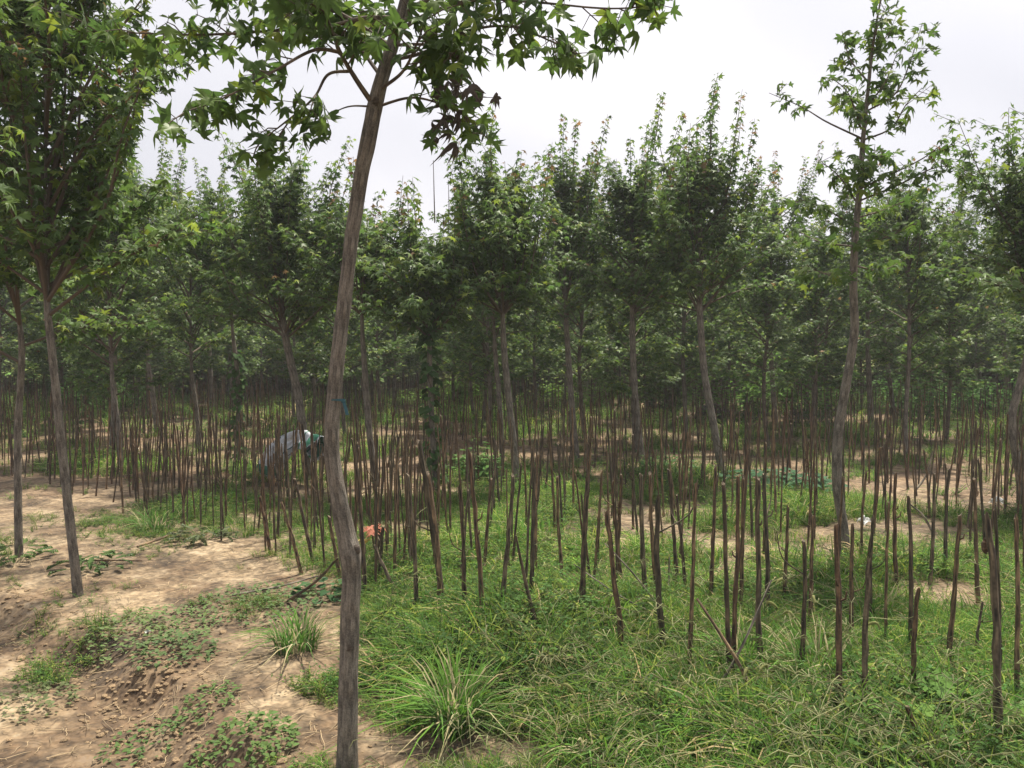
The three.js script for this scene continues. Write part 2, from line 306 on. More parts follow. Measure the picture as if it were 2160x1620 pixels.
// the young maple close by, its bent trunk running out of the frame above
{
  const D = 2.75, w2r = D / F / 2, path = [[731, 1672, 50], [733, 1560, 49], [735, 1400, 46], [740, 1270, 45], [741, 1205, 47], [738, 1168, 53], [731, 1135, 45], [720, 1080, 42], [708, 1010, 38], [700, 940, 36], [702, 870, 35], [710, 780, 35], [721, 680, 34], [733, 580, 33], [745, 480, 33], [760, 380, 34], [776, 300, 36], [790, 230, 38], [806, 165, 32], [826, 100, 31], [846, 40, 30], [866, -40, 28], [890, -140, 24], [905, -300, 15]];
  const W = path.map(([x, y]) => at(x, y, D)), base = V(W[0].x, 0, W[0].z); base.y = height(base.x, base.z) - 0.02;
  const tree = thing('maple_tree', 'nearest young maple, its grey-brown trunk kinked by an old pruning collar', 'tree', base, 'young maples of the nursery');
  const loc = (p) => p.clone().sub(base), T = newT(7);
  W[0].y = base.y - 0.05;
  part(tree, 'trunk', trunkGeo(W.map(loc), path.map((p, k) => p[2] * w2r * (k ? 0.88 : 1.12)), 22, 0.085, 5, 130), M.bark);
  const knot = (x, y, s, dz) => { const g = new THREE.IcosahedronGeometry(s, 3), p = g.attributes.position; for (let k = 0; k < p.count; k++) { const q = 1 + 0.35 * noise(p.getX(k) * 130 + 3, p.getY(k) * 130 + p.getZ(k) * 90, 4); p.setXYZ(k, p.getX(k) * q * 1.1, p.getY(k) * q * 1.35, p.getZ(k) * q * 0.8); } g.computeVertexNormals(); const m = part(tree, 'knot', g, M.barkDark); m.position.copy(loc(at(x, y, D - dz))); m.rotation.set(0.1, 0.15, 0.2); };
  knot(737, 1366, 0.011, 0.030); knot(751, 1160, 0.015, 0.018); knot(792, 214, 0.012, 0.024);
  { const gb = new GB(), c = loc(at(711, 846, D)), n = 20; for (let k = 0; k <= n; k++) { const a = k / n * 6.283, r = 0.0303 + 0.0008 * Math.sin(a * 3); for (const y of [-0.006, 0.006]) gb.v(c.x + Math.cos(a) * r, c.y + y * (0.7 + 0.3 * Math.sin(a * 2 + 1)) + 0.006 * Math.sin(a), c.z + Math.sin(a) * r, null); } for (let k = 0; k < n; k++) gb.i.push(2 * k, 2 * k + 1, 2 * k + 2, 2 * k + 1, 2 * k + 3, 2 * k + 2);
    for (const [dx, tw] of [[0.026, 0.01]]) { const o = gb.n; for (let k = 0; k < 5; k++) for (const s of [-0.006, 0.006]) gb.v(c.x + dx + 0.004 * k + s, c.y - 0.012 * k, c.z + 0.012 + tw * k * 0.3, null); for (let k = 0; k < 4; k++) gb.i.push(o + 2 * k, o + 2 * k + 1, o + 2 * k + 2, o + 2 * k + 1, o + 2 * k + 3, o + 2 * k + 2); }
    const rib = new THREE.Mesh(gb.geo(), new THREE.MeshStandardMaterial({ color: lin(0.015, 0.07, 0.085), roughness: 0.6, side: THREE.DoubleSide })); rib.name = 'plastic_ribbon'; rib.position.copy(base); scene.add(rib); tag(rib, 'dark teal plastic ribbon tied round the kinked trunk', 'ribbon'); }
  // limbs: [points (x, y, depth), thickness, twig spacing, twig length, leaf class]
  const limbs = [
    [[[788, 222, D], [750, 165, 2.68], [718, 110, 2.6], [690, 35, 2.5], [668, -60, 2.42]], 0.011, 0.05, 0.15],
    [[[718, 110, 2.6], [670, 104, 2.58], [585, 146, 2.52], [490, 198, 2.48], [424, 226, 2.46]], 0.0075, 0.085, 0.10],
    [[[740, 150, 2.66], [694, 156, 2.64], [663, 205, 2.62], [596, 262, 2.58], [540, 304, 2.56]], 0.0065, 0.08, 0.10],
    [[[846, 40, D], [770, 38, 2.8], [690, 56, 2.84], [560, 66, 2.9], [430, 73, 2.95], [300, 70, 3.0], [165, 66, 3.02]], 0.009, 0.075, 0.12],
    [[[826, 100, D], [720, 30, 2.85], [600, -10, 2.9], [470, -50, 2.95], [330, -70, 3.0]], 0.009, 0.06, 0.15],
    [[[836, 70, D], [900, 30, 2.72], [1000, 0, 2.7], [1120, 4, 2.66], [1290, 18, 2.6], [1400, 10, 2.58]], 0.008, 0.07, 0.10],
    [[[818, 128, D], [890, 112, 2.7], [985, 66, 2.66], [1080, 56, 2.62], [1160, 86, 2.6], [1226, 118, 2.58]], 0.0075, 0.075, 0.09],
    [[[792, 226, D], [870, 206, 2.72], [945, 226, 2.7], [1005, 262, 2.68]], 0.006, 0.07, 0.09],
    [[[830, 95, D], [905, 95, 2.64], [955, 110, 2.6], [975, 150, 2.58], [955, 210, 2.57], [930, 255, 2.56]], 0.006, 0.055, 0.09],
    [[[850, 25, D], [920, -10, 2.8], [985, -50, 2.85], [1060, -110, 2.9]], 0.009, 0.06, 0.16],
    [[[790, 225, D], [735, 225, 2.7], [680, 250, 2.66]], 0.0045, 0.05, 0.10],
    [[[806, 165, D], [760, 95, 2.86], [735, 20, 2.95], [720, -70, 3.0]], 0.008, 0.05, 0.15],
    [[[800, 190, D], [850, 150, 2.62], [880, 90, 2.5], [905, 20, 2.42]], 0.007, 0.05, 0.13],
    [[[866, -40, D], [800, -120, 2.6], [700, -180, 2.4]], 0.008, 0.05, 0.16],
    [[[866, -40, D], [960, -130, 2.6], [1080, -200, 2.5]], 0.008, 0.05, 0.16],
  ];
  limbs.forEach(([pp, th, gap, tl], bi) => {
    const pts = smooth(pp.map((p) => loc(at(...p))), 40), gb = new GB(), R = T.R; tube(gb, pts, profile([th, th * 0.6, th * 0.22], 40), 7, null, { rough: 0.12, seed: 9 + bi });
    part(tree, 'branch', gb.geo(), M.barkDark);
    let run = 0, next = 0.16;
    for (let k = 1; k < pts.length; k++) {
      run += pts[k].distanceTo(pts[k - 1]); if (run < next) continue; next = run + gap * 0.62 * (0.7 + 0.6 * R());
      const t = V().subVectors(pts[k], pts[k - 1]).normalize(), s = (R() < 0.5 ? -1 : 1), sd = V().crossVectors(t, UPV).normalize().multiplyScalar(s);
      const L = 1.25 * tl * (0.5 + R()), e = pts[k].clone().addScaledVector(t, L * 0.5).addScaledVector(sd, L * (0.4 + 0.5 * R())).add(V(0, (R() - 0.45) * L * 0.8, 0));
      tube(T.wood, [pts[k], V().lerpVectors(pts[k], e, 0.5).add(V(0, 0.01, 0)), e], [0.003, 0.0024, 0.0016], 4, null);
      const curled = bi === 8 && k > 20;
      dress(T, [pts[k], e], { from: 0.25, gap: 0.042, size: 0.108, stalk: 0.055, droop: 1.0, roll: 0.9, taper: 0.2, keep: 0.9, cls: curled ? (q) => q() < 0.85 ? 4 : 0 : greens(0.15, 0) });
    }
    dress(T, pts.slice(-7), { gap: 0.04, size: 0.106, stalk: 0.05, droop: 1.0, roll: 0.9, taper: 0.35, cls: bi === 8 ? (q) => q() < 0.85 ? 4 : 0 : greens(0.15, 0) });
  });
  for (const l of T.leaves) { const w = l.pos.clone().add(base), sy = CY - F * Math.tan(Math.atan2(w.y - EYE, -w.z) - PITCH), sx = CX + F * w.x / -w.z; if (sy > -40 && sx > -40) l.rank = 10 + w.z + (sy > 0 ? 1 : 0); }
  finish(tree, T, 300, true);
  console.log('near tree leaves', T.leaves.length);
}

// the tall sparse maple on the other side, thin crown against the sky
{
  const base = onGround(1787, 1195), D = -base.z, loc = (p) => p.clone().sub(base), w2r = D / F / 2, T = newT(17);
  const tree = thing('maple_tree', 'tall thin-crowned maple with an S-bent trunk, standing above its neighbours against the sky', 'tree', base, 'young maples of the nursery');
  const path = [[1787, 1205, 24], [1780, 1120, 23], [1766, 1020, 24], [1768, 920, 23], [1785, 810, 21], [1802, 700, 20], [1800, 610, 19], [1803, 510, 17], [1813, 400, 14], [1820, 300, 11], [1830, 200, 9], [1842, 90, 6], [1858, 0, 4], [1868, -40, 2]];
  part(tree, 'trunk', trunkGeo(path.map(([x, y]) => loc(at(x, y, D))), path.map((p) => p[2] * w2r * 0.86), 10, 0.06, 3, 60), M.bark);
  const limbs = [
    [[[1818, 292], [1742, 256, 0.05], [1692, 226, 0.1], [1622, 196, 0.1]], 0.6, 0.05], [[[1819, 296], [1880, 270, -0.1], [1912, 220, -0.15], [1945, 185, -0.2]], 0.3, 0.05],
    [[[1825, 236], [1890, 196, 0.1], [1920, 130, 0.15], [1946, 48, 0.2]], 0.3, 0.05], [[[1828, 226], [1868, 172, -0.1], [1892, 112, -0.15]], 0.2, 0.05],
    [[[1816, 272], [1804, 232, -0.2], [1786, 192, -0.3], [1756, 165, -0.4]], 0.2, 0.035], [[[1828, 170], [1792, 122, 0.2], [1776, 66, 0.25]], 0.3, 0.05],
    [[[1838, 112], [1850, 60, -0.1], [1868, 14, -0.1]], 0.2, 0.045], [[[1836, 120], [1864, 84, 0.1], [1884, 60, 0.1]], 0.1, 0.045], [[[1822, 256], [1790, 214, 0.3], [1766, 214, 0.4]], 0.1, 0.04],
    [[[1810, 400], [1870, 372, -0.3], [1950, 332, -0.5], [1992, 300, -0.6]], 0.15, 0.04], [[[1809, 425], [1890, 392, -0.2], [1990, 350, -0.3], [2056, 372, -0.4]], 0.25, 0.04],
    [[[1809, 430], [1770, 372, 0.1], [1726, 336, 0.2]], 0.15, 0.045], [[[1807, 460], [1870, 440, 0.2], [1960, 400, 0.4]], 0.15, 0.04], [[[1806, 480], [1740, 440, -0.3], [1690, 420, -0.5]], 0.15, 0.04],
    [[[1804, 510], [1870, 500, -0.5], [1930, 470, -0.8]], 0.15, 0.04], [[[1803, 520], [1730, 510, 0.3], [1670, 480, 0.6]], 0.2, 0.04], [[[1812, 380], [1830, 340, -0.4], [1860, 330, -0.7]], 0.1, 0.045],
    [[[1802, 560], [1860, 570, 0.4], [1920, 540, 0.8]], 0.2, 0.045], [[[1802, 570], [1750, 580, -0.4], [1700, 560, -0.6]], 0.2, 0.045],
  ];
  limbs.forEach(([pp, from, gap], bi) => {
    const pts = smooth(pp.map(([x, y, d]) => loc(at(x, y, D + (d || 0)))), 14), gb = new GB(), R = T.R; tube(gb, pts, profile([0.008, 0.005, 0.002], 14), 5, null, { rough: 0.1 }); part(tree, 'branch', gb.geo(), M.barkDark);
    for (let k = Math.ceil(14 * from); k <= 14; k += 2) { const a = R() * 6.28, L = 0.07 + 0.10 * R(), e = pts[k].clone().add(V(Math.cos(a) * L, (R() - 0.3) * L, Math.sin(a) * L)); tube(T.wood, [pts[k], e], [0.0028, 0.0016], 3, null); dress(T, [pts[k], e], { from: 0.4, gap: 0.06, size: 0.118, stalk: 0.045, droop: 0.7, roll: 0.8, cls: greens(0.15, bi === 9 ? 0.2 : 0), own: true }); }
    dress(T, pts, { from, gap: gap * 1.5, size: 0.118, stalk: 0.05, droop: 0.7, roll: 0.8, taper: 0.25, cls: greens(0.1, bi === 9 ? 0.2 : 0.04), own: true });
  });
  dress(T, path.slice(8).map(([x, y]) => loc(at(x, y, D))), { gap: 0.06, size: 0.12, stalk: 0.05, droop: 0.7, roll: 0.8, cls: greens(0.1, 0.05), own: true });
  console.log('tall tree leaves', T.leaves.length);
  finish(tree, T, 300, true);
}

// the other maples that can be told apart, each with its own trunk line and leading shoots
function maple(o, seed) {
  const base = onGround(...o.b), D = -base.z, loc = (p) => p.clone().sub(base), T = newT(seed), R = T.R;
  const tree = thing('maple_tree', o.label, 'tree', base, 'young maples of the nursery');
  const tp = o.p[o.p.length - 1], top = at(tp[0] + (o.lean || 0), o.top, D), pts = [V(0, -0.06, 0), ...o.p.map(([x, y]) => loc(at(x, y, D))), loc(top)];
  pts[0].x += 0; const r0 = 0.82 * o.w * D / F / 2;
  part(tree, 'trunk', trunkGeo(pts, [r0 * 1.15, r0, r0 * 0.95, r0 * 0.85, r0 * 0.5, 0.006], 9, 0.07, seed, 40), o.dark ? M.barkDark : M.bark);
  grow(T, pts, { base: loc(at(tp[0], o.low, D)).y, n: o.n || 30, r: o.r, twigs: o.twigs || 7, size: o.size || 0.134, gap: o.gap, red: o.red ?? 0.15, leaders: (o.lead || []).flatMap(([x, y]) => [[x, y, 0], [x + 45 * (R() - 0.5), y + 25 + 75 * R(), 1], [x + 110 * (R() - 0.5), y + 60 + 90 * R(), 1], [x + 170 * (R() - 0.5), y + 70 + 110 * R(), 1]]).map(([x, y, q]) => loc(at(x, y, D + (R() - 0.5) * (q ? 1.1 : 0.5)))) });
  if (o.near) for (const l of T.leaves) { l.own = false; l.rank = l.pos.z + Math.abs(l.pos.x) * 0.3; }
  finish(tree, T, o.near ? 300 : o.parts ?? 0, !!o.near);
  return T.leaves.length;
}
const mids = [
  { b: [167, 1272], p: [[150, 1120], [132, 960], [116, 800], [100, 650], [97, 560]], low: 670, top: 30, w: 22, r: 1.05, n: 27, twigs: 7, size: 0.115, near: 1, lead: [[60, -60], [150, -120], [220, 60], [20, 40], [300, 30]], label: 'leaning maple at the end of the bare bank, tilted to the left' },
  { b: [40, 1187], p: [[38, 1040], [38, 900], [46, 740], [36, 620]], low: 780, top: 60, w: 18, r: 1.0, n: 22, size: 0.115, near: 1, lead: [[-60, -40], [30, 0]], label: 'upright maple at the far edge of the track, behind the leaning one' },
  { b: [650, 1003], p: [[638, 900], [628, 830], [610, 750], [594, 660], [588, 590]], low: 715, top: 467, w: 22, r: 1.12, n: 38, twigs: 10, parts: 120, red: 0.02, lead: [[505, 300], [560, 310], [640, 290], [700, 340], [740, 290], [600, 300]], label: 'dark dense maple whose crooked trunk rises behind the white sack' },
  { b: [1090, 1032], p: [[1084, 940], [1074, 850], [1063, 730], [1060, 630]], low: 665, top: 437, w: 19, r: 0.9, n: 34, parts: 150, lead: [[965, 285], [1040, 215], [1100, 320], [1165, 300], [1130, 340]], label: 'maple with two tall leafy shoots beside the open patch of sky' },
  { b: [1217, 962], p: [[1206, 850], [1198, 740], [1193, 640]], low: 685, top: 417, w: 16, r: 1.0, n: 34, parts: 140, lead: [[1190, 240], [1215, 250], [1282, 240], [1255, 300], [1240, 330]], red: 0.3, label: 'maple with a reddish tip and broad twin shoots, right of the two-shoot maple' },
  { b: [1357, 980], p: [[1342, 860], [1335, 740], [1333, 630]], low: 665, top: 417, w: 17, r: 0.95, n: 34, parts: 140, lead: [[1395, 195], [1330, 290], [1440, 235], [1360, 300]], red: 0.1, label: 'maple with one narrow bushy shoot topping its dark crown near the middle' },
  { b: [1527, 1003], p: [[1504, 890], [1486, 790], [1476, 660], [1474, 600]], low: 665, top: 397, w: 19, r: 0.98, n: 36, parts: 180, lead: [[1515, 152], [1566, 188], [1480, 260], [1592, 250], [1440, 290]], label: 'maple with two slender curving shoots, highest among the middle trees' },
  { b: [1637, 908], p: [[1628, 780], [1621, 660]], low: 695, top: 477, w: 13, r: 1.15, n: 34, parts: 60, lead: [[1635, 318], [1600, 330], [1700, 330], [1735, 295]], red: 0.35, label: 'straight-trunked maple just before the green shrubs' },
  { b: [1840, 915], p: [[1833, 810], [1830, 690]], low: 715, top: 477, w: 14, r: 1.2, n: 34, lead: [[1762, 300], [1925, 330], [1860, 340]], red: 0.25, label: 'maple directly behind the tall thin-crowned one' },
  { b: [2163, 1078], p: [[2150, 1000], [2134, 885], [2146, 830], [2168, 740], [2172, 640]], low: 665, top: 407, w: 20, r: 0.95, n: 32, parts: 120, lead: [[2128, 228], [2190, 220], [2230, 260]], red: 0.05, label: 'maple with an elbow-bent trunk cut by the right-hand border' },
  { b: [795, 1018], p: [[778, 900], [770, 790], [764, 690]], low: 665, top: 537, w: 17, r: 0.75, n: 24, parts: 40, lead: [[800, 405], [745, 330], [850, 370]], red: 0.3, label: 'slim maple close behind the nearest kinked trunk' },
  { b: [925, 1046], p: [[915, 960], [908, 820], [906, 700], [912, 580]], low: 715, top: 587, w: 14, r: 0.75, n: 20, twigs: 6, size: 0.155, parts: 80, red: 0.1, lead: [[870, 375], [960, 440]], label: 'thin pale-leaved maple wrapped in a dark climbing vine' },
  { b: [505, 975], p: [[504, 880], [500, 780], [490, 690]], low: 685, top: 507, w: 13, r: 0.95, n: 28, lead: [[470, 330], [430, 350]], red: 0, label: 'maple with dark ivy-clad lower trunk in the shade left of the sack' },
  { b: [333, 918], p: [[322, 830], [312, 760]], low: 745, top: 437, w: 13, r: 1.3, n: 34, lead: [[260, 250], [350, 270], [390, 300]], red: 0, label: 'shaded maple with a slanting trunk between the track and the sack' },
  { b: [449, 868], p: [[444, 780], [440, 700]], low: 715, top: 507, w: 11, r: 1.35, n: 34, lead: [[410, 330], [470, 360]], red: 0, label: 'straight dark maple trunk deep in shade, left of the ivy-clad one' },
  { b: [1060, 957], p: [[1054, 850], [1046, 760], [1042, 690]], low: 715, top: 527, w: 13, r: 0.9, n: 26, lead: [[1010, 360]], red: 0.1, label: 'slim maple just left behind the two-shoot maple' },
  { b: [1890, 893], p: [[1876, 800], [1866, 720]], low: 745, top: 507, w: 11, r: 1.2, n: 30, lead: [[1900, 370], [1980, 390]], label: 'maple with a slanting trunk behind the tall S-bent one' },
  { b: [2029, 888], p: [[2020, 800], [2011, 700]], low: 725, top: 487, w: 11, r: 1.2, n: 32, lead: [[2062, 285], [2030, 340], [2085, 330]], red: 0, label: 'maple with one pointed shoot above the right-hand treetops' },
  { b: [2130, 872], p: [[2122, 780], [2115, 650]], low: 685, top: 487, w: 12, r: 1.25, n: 32, lead: [[2100, 350]], label: 'straight maple behind the elbow-bent trunk' },
  { b: [255, 985], p: [[250, 900], [238, 820], [236, 760]], low: 770, top: 465, w: 12, r: 1.15, n: 34, lead: [[200, 330], [280, 350]], red: 0, label: 'thin shaded maple with low-hanging leaves between the leaning maple and the ivy' },
  { b: [420, 940], p: [[414, 860], [404, 780]], low: 770, top: 485, w: 11, r: 1.2, n: 34, lead: [[380, 390], [440, 380]], red: 0, label: 'low-branched maple in deep shade just left of the ivy-clad trunk' },
];
{ let n = 0; mids.forEach((o, k) => { n += maple(o, 200 + k * 13); }); console.log('mid leaves', n); }

// far rows: a few kinds, cloned
const treeSpots = mids.map((o) => { const g = ground(...o.b); return [g.x, g.z]; }).concat([P2(1787, 1195), [-0.6, -2.75]]);
const kinds = [];
for (let k = 0; k < 6; k++) {
  const T = newT(500 + k * 7), R = T.R, hgt = 4.0 + 0.35 * R(), bend = (R() - 0.5) * 0.5, pts = [V(0, -0.06, 0), V(bend * 0.3, 0.7, 0.04), V(bend * 0.5, 1.6, 0), V(bend * 0.2, 2.4, 0), V(0.05, hgt, 0.03)];
  const g = new THREE.Group(); part(g, 'trunk', trunkGeo(pts, [0.045, 0.038, 0.034, 0.026, 0.006], 7, 0.06, k, 20), k % 2 ? M.bark : M.barkDark);
  grow(T, pts, { base: 0.75 + 0.6 * R(), n: 44, r: 1.05, twigs: 8, size: 0.145, gap: 0.075, red: 0.15, leaders: [0, 1, 2, 3, 4, 5].map(() => V((R() - 0.5) * 1.3, hgt - 0.1 + 0.8 * R(), (R() - 0.5) * 1.3)) });
  finish(g, T, 0, false); kinds.push(g);
}
{
  const R = rng(77), spots = [], midRows = [[], [], [], []];
  for (let z = -12.6; z > -36; z -= 1.75) for (let x = -0.75 * -z - 3; x < 0.75 * -z + 3; x += 2.15) {
    const px = x + (R() - 0.5) * 1.2, pz = z + (R() - 0.5) * 1.0; if (R() < 0.12) continue;
    if (treeSpots.some(([a, b]) => Math.hypot(a - px, b - pz) < 1.3)) continue;
    const ang = px / -pz; if (ang > -0.17 && ang < -0.08 && pz > -19) continue;               // the lower gap beside the near trunk
    spots.push([px, pz]);
  }
  spots.sort((a, b) => b[1] - a[1]);
  spots.forEach(([x, z], k) => {
    const c = kinds[Math.floor(R() * 6)].clone(); c.name = numbered('maple_tree'); c.position.set(x, height(x, z), z); c.rotation.y = R() * 6.28; const s = 0.86 + 0.22 * R(); c.scale.set(s, s * (0.92 + 0.16 * R()), s); scene.add(c);
    tag(c, 'slender young maple in the dim far rows', 'tree', 'maples of the far rows'); if (z > -20) midRows[Math.min(3, Math.floor((-z - 12) / 2))].push(c);
  });
  midRows.forEach((row, k) => row.sort((a, b) => a.position.x / -a.position.z - b.position.x / -b.position.z).forEach((c, i) => tag(c, `slender young maple, ${ordinal(i + 1)} from the left in the ${['first', 'second', 'third', 'fourth'][k]} row behind the middle trees`, 'tree', 'maples of the middle rows')));
  console.log('far trees', spots.length);
  const far = []; for (let k = 0; k < 230; k++) { const z = -37 - 38 * R(), x = (R() - 0.5) * 2 * (0.8 * -z + 6); far.push([x, z, R() * 6.28, 0.9 + 0.3 * R()]); }
  for (const [name, q] of [['trunk', 0], ['branches', 1], ['crown', 2]]) for (let v = 0; v < 2; v++) {
    if (q === 1) continue; const src = kinds[v].children.find((m) => m.name === name), mine = far.filter((_, k) => k % 2 === v), im = new THREE.InstancedMesh(src.geometry, src.material, mine.length);
    mine.forEach(([x, z, a, s], k) => im.setMatrixAt(k, _m.compose(V(x, 0, z), _q.setFromAxisAngle(UPV, a), _s.set(s * 1.2, s, s * 1.2))));
    im.name = numbered(q ? 'distant_tree_crowns' : 'distant_tree_trunks'); scene.add(im); tag(im, q ? 'mass of distant treetops closing the view behind the rows' : 'mass of distant thin trunks behind the rows', 'woodland', null, 'stuff');
  }
}

// ---------------------------------------------------------------- pruned stems
const stemKinds = [];
for (let k = 0; k < 14; k++) {                                      // unit height 1 m, radius about 13 mm
  const R = rng(900 + k), n = 14, pts = [], rad = [], bx = (R() - 0.5) * 0.055, bz = (R() - 0.5) * 0.055, r0 = 0.0125 * (0.85 + 0.35 * R());
  for (let i = 0; i <= n; i++) { const t = i / n, node = (i % 3 === 1) ? 1.14 : 1; pts.push(V(bx * Math.sin(t * 2.6) + 0.006 * (R() - 0.5), -0.05 + 1.05 * t, bz * Math.sin(t * 2.2 + 1) - bz * 0.84 + 0.006 * (R() - 0.5))); rad.push(r0 * (1.18 - 0.42 * t) * node); }
  const gb = new GB(); tube(gb, pts, rad, 7, null, { rough: 0.12, seed: k, open: true });
  const m = 8, top = n * m, tilt = 0.6 + 1.2 * R(), ta = R() * 6.28, cut = new GB(), tp = pts[n];
  for (let s = 0; s <= 7; s++) { const a = s / 7 * 6.283, y = rad[n] * tilt * Math.cos(a - ta) + (R() < 0.35 ? 0.03 * R() : 0); gb.p[(top + s) * 3 + 1] += y; }
  gb.p[(top + 7) * 3 + 1] = gb.p[top * 3 + 1];
  cut.v(tp.x, tp.y - 0.001, tp.z, null); for (let s = 0; s <= 7; s++) cut.v(gb.p[(top + s) * 3], gb.p[(top + s) * 3 + 1], gb.p[(top + s) * 3 + 2], null, s * 0.01, 0); for (let s = 0; s < 7; s++) cut.i.push(0, s + 1, s + 2);
  const stubs = [];
  if (k % 4 === 1) { const q = pts[7 + k % 5], a = R() * 6.28, L = 0.12 + 0.16 * R(), g2 = new GB(); tube(g2, smooth([q, V(q.x + Math.cos(a) * L * 0.45, q.y + L * 0.4, q.z + Math.sin(a) * L * 0.45), V(q.x + Math.cos(a) * L * 0.6, q.y + L * 1.05, q.z + Math.sin(a) * L * 0.6)], 6), profile([0.005, 0.0022], 6), 5, null); stubs.push(g2.geo()); }
  const ns = R() < 0.6 ? 1 + Math.floor(R() * 2) : 0;
  for (let s = 0; s < ns; s++) { const i = 8 + Math.floor(R() * 6), a = R() * 6.28, q = pts[i], L = 0.02 + 0.035 * R(), g2 = new GB(); tube(g2, [q, V(q.x + Math.cos(a) * L * 0.8, q.y + L * 0.5, q.z + Math.sin(a) * L * 0.8), V(q.x + Math.cos(a) * L, q.y + L * 1.3, q.z + Math.sin(a) * L)], [0.006, 0.005, 0.0035], 5, null); stubs.push(g2.geo()); }
  stemKinds.push({ stem: gb.geo(), cut: cut.geo(), stubs, r0 });
}
const stemThings = [];
function stem(base, tip, r, kind, rough = true) {                   // a stem from base to tip
  const g = new THREE.Group(), K = stemKinds[kind % stemKinds.length], d = V().subVectors(tip, base), L = d.length(), mat = M.stem[kind % M.stem.length];
  part(g, 'stem', K.stem, mat); if (rough) { part(g, 'cut_end', K.cut, M.cut); for (const s of K.stubs) part(g, 'stub', s, mat); }
  g.position.copy(base); g.quaternion.setFromUnitVectors(UPV, d.normalize()).multiply(new THREE.Quaternion().setFromAxisAngle(UPV, kind * 2.399)); const k = r / K.r0; g.scale.set(k, L, k);
  stemThings.push({ g, base, tip, r, L }); return g;
}
const nearStems = [                                                 // top x, y, base x, y, width, all as seen
  [1465, 1020, 1452, 1450, 10], [1526, 1020, 1540, 1473, 11], [1552, 1010, 1543, 1470, 11], [1565, 1005, 1562, 1313, 9], [1603, 1010, 1605, 1463, 13], [1613, 1000, 1620, 1327, 10], [1718, 1090, 1707, 1353, 9], [1703, 1143, 1683, 1480, 11],
  [1753, 1110, 1768, 1560, 15], [1800, 1110, 1798, 1390, 10], [1848, 1183, 1828, 1570, 14], [1840, 1095, 1838, 1347, 8], [1871, 1060, 1868, 1400, 7], [1921, 1050, 1917, 1413, 10], [1942, 1243, 1930, 1513, 12], [2025, 1087, 1997, 1453, 11],
  [2082, 1090, 2102, 1645, 18], [2103, 1070, 2108, 1480, 10], [2147, 1093, 2143, 1520, 11], [2075, 1270, 2050, 1430, 7], [1907, 1493, 1942, 1650, 13],
  [830, 943, 832, 1230, 8], [866, 1000, 880, 1307, 10], [883, 935, 936, 1297, 14], [900, 1000, 925, 1312, 11], [966, 1030, 976, 1337, 10], [994, 958, 1022, 1353, 11], [1032, 1010, 1020, 1227, 8], [1083, 1005, 1053, 1337, 11],
  [1127, 985, 1120, 1313, 10], [1138, 958, 1131, 1230, 8], [1240, 1012, 1228, 1333, 13], [1275, 1080, 1317, 1420, 13], [1308, 1003, 1302, 1243, 10], [1350, 1000, 1366, 1300, 11], [1387, 1045, 1405, 1405, 14], [1376, 1000, 1390, 1287, 10],
  [752, 985, 770, 1265, 10], [1500, 985, 1498, 1290, 9], [1665, 1070, 1650, 1290, 8], [1975, 1000, 1962, 1250, 8], [2000, 990, 1996, 1225, 8], [590, 1060, 635, 1225, 8], [622, 1010, 662, 1205, 8], [545, 1050, 572, 1180, 8], [690, 1090, 720, 1240, 9],
  [790, 1150, 845, 1268, 9], [808, 1110, 795, 1240, 9], [1180, 1005, 1188, 1250, 8], [1420, 990, 1430, 1260, 9], [1885, 1000, 1893, 1270, 9], [566, 925, 570, 1040, 6], [588, 905, 592, 1032, 7], [604, 890, 610, 1045, 7], [622, 905, 620, 1050, 8], [642, 895, 646, 1040, 8], [668, 930, 664, 1052, 6], [2055, 1010, 2062, 1290, 9],
];
const spotsTaken = [];
nearStems.forEach(([tx, ty, bx, by, w], k) => { const b = onGround(bx, by), D = -b.z, t = at(tx, ty, D + ((k * 37) % 11 - 5) * 0.012); stem(b, t, 0.88 * w * D / F / 2, k * 5 + 2); spotsTaken.push([b.x, b.z]); });
const leaners = [[[1088, 1130], [1120, 1270], [1153, 1392], 10]];
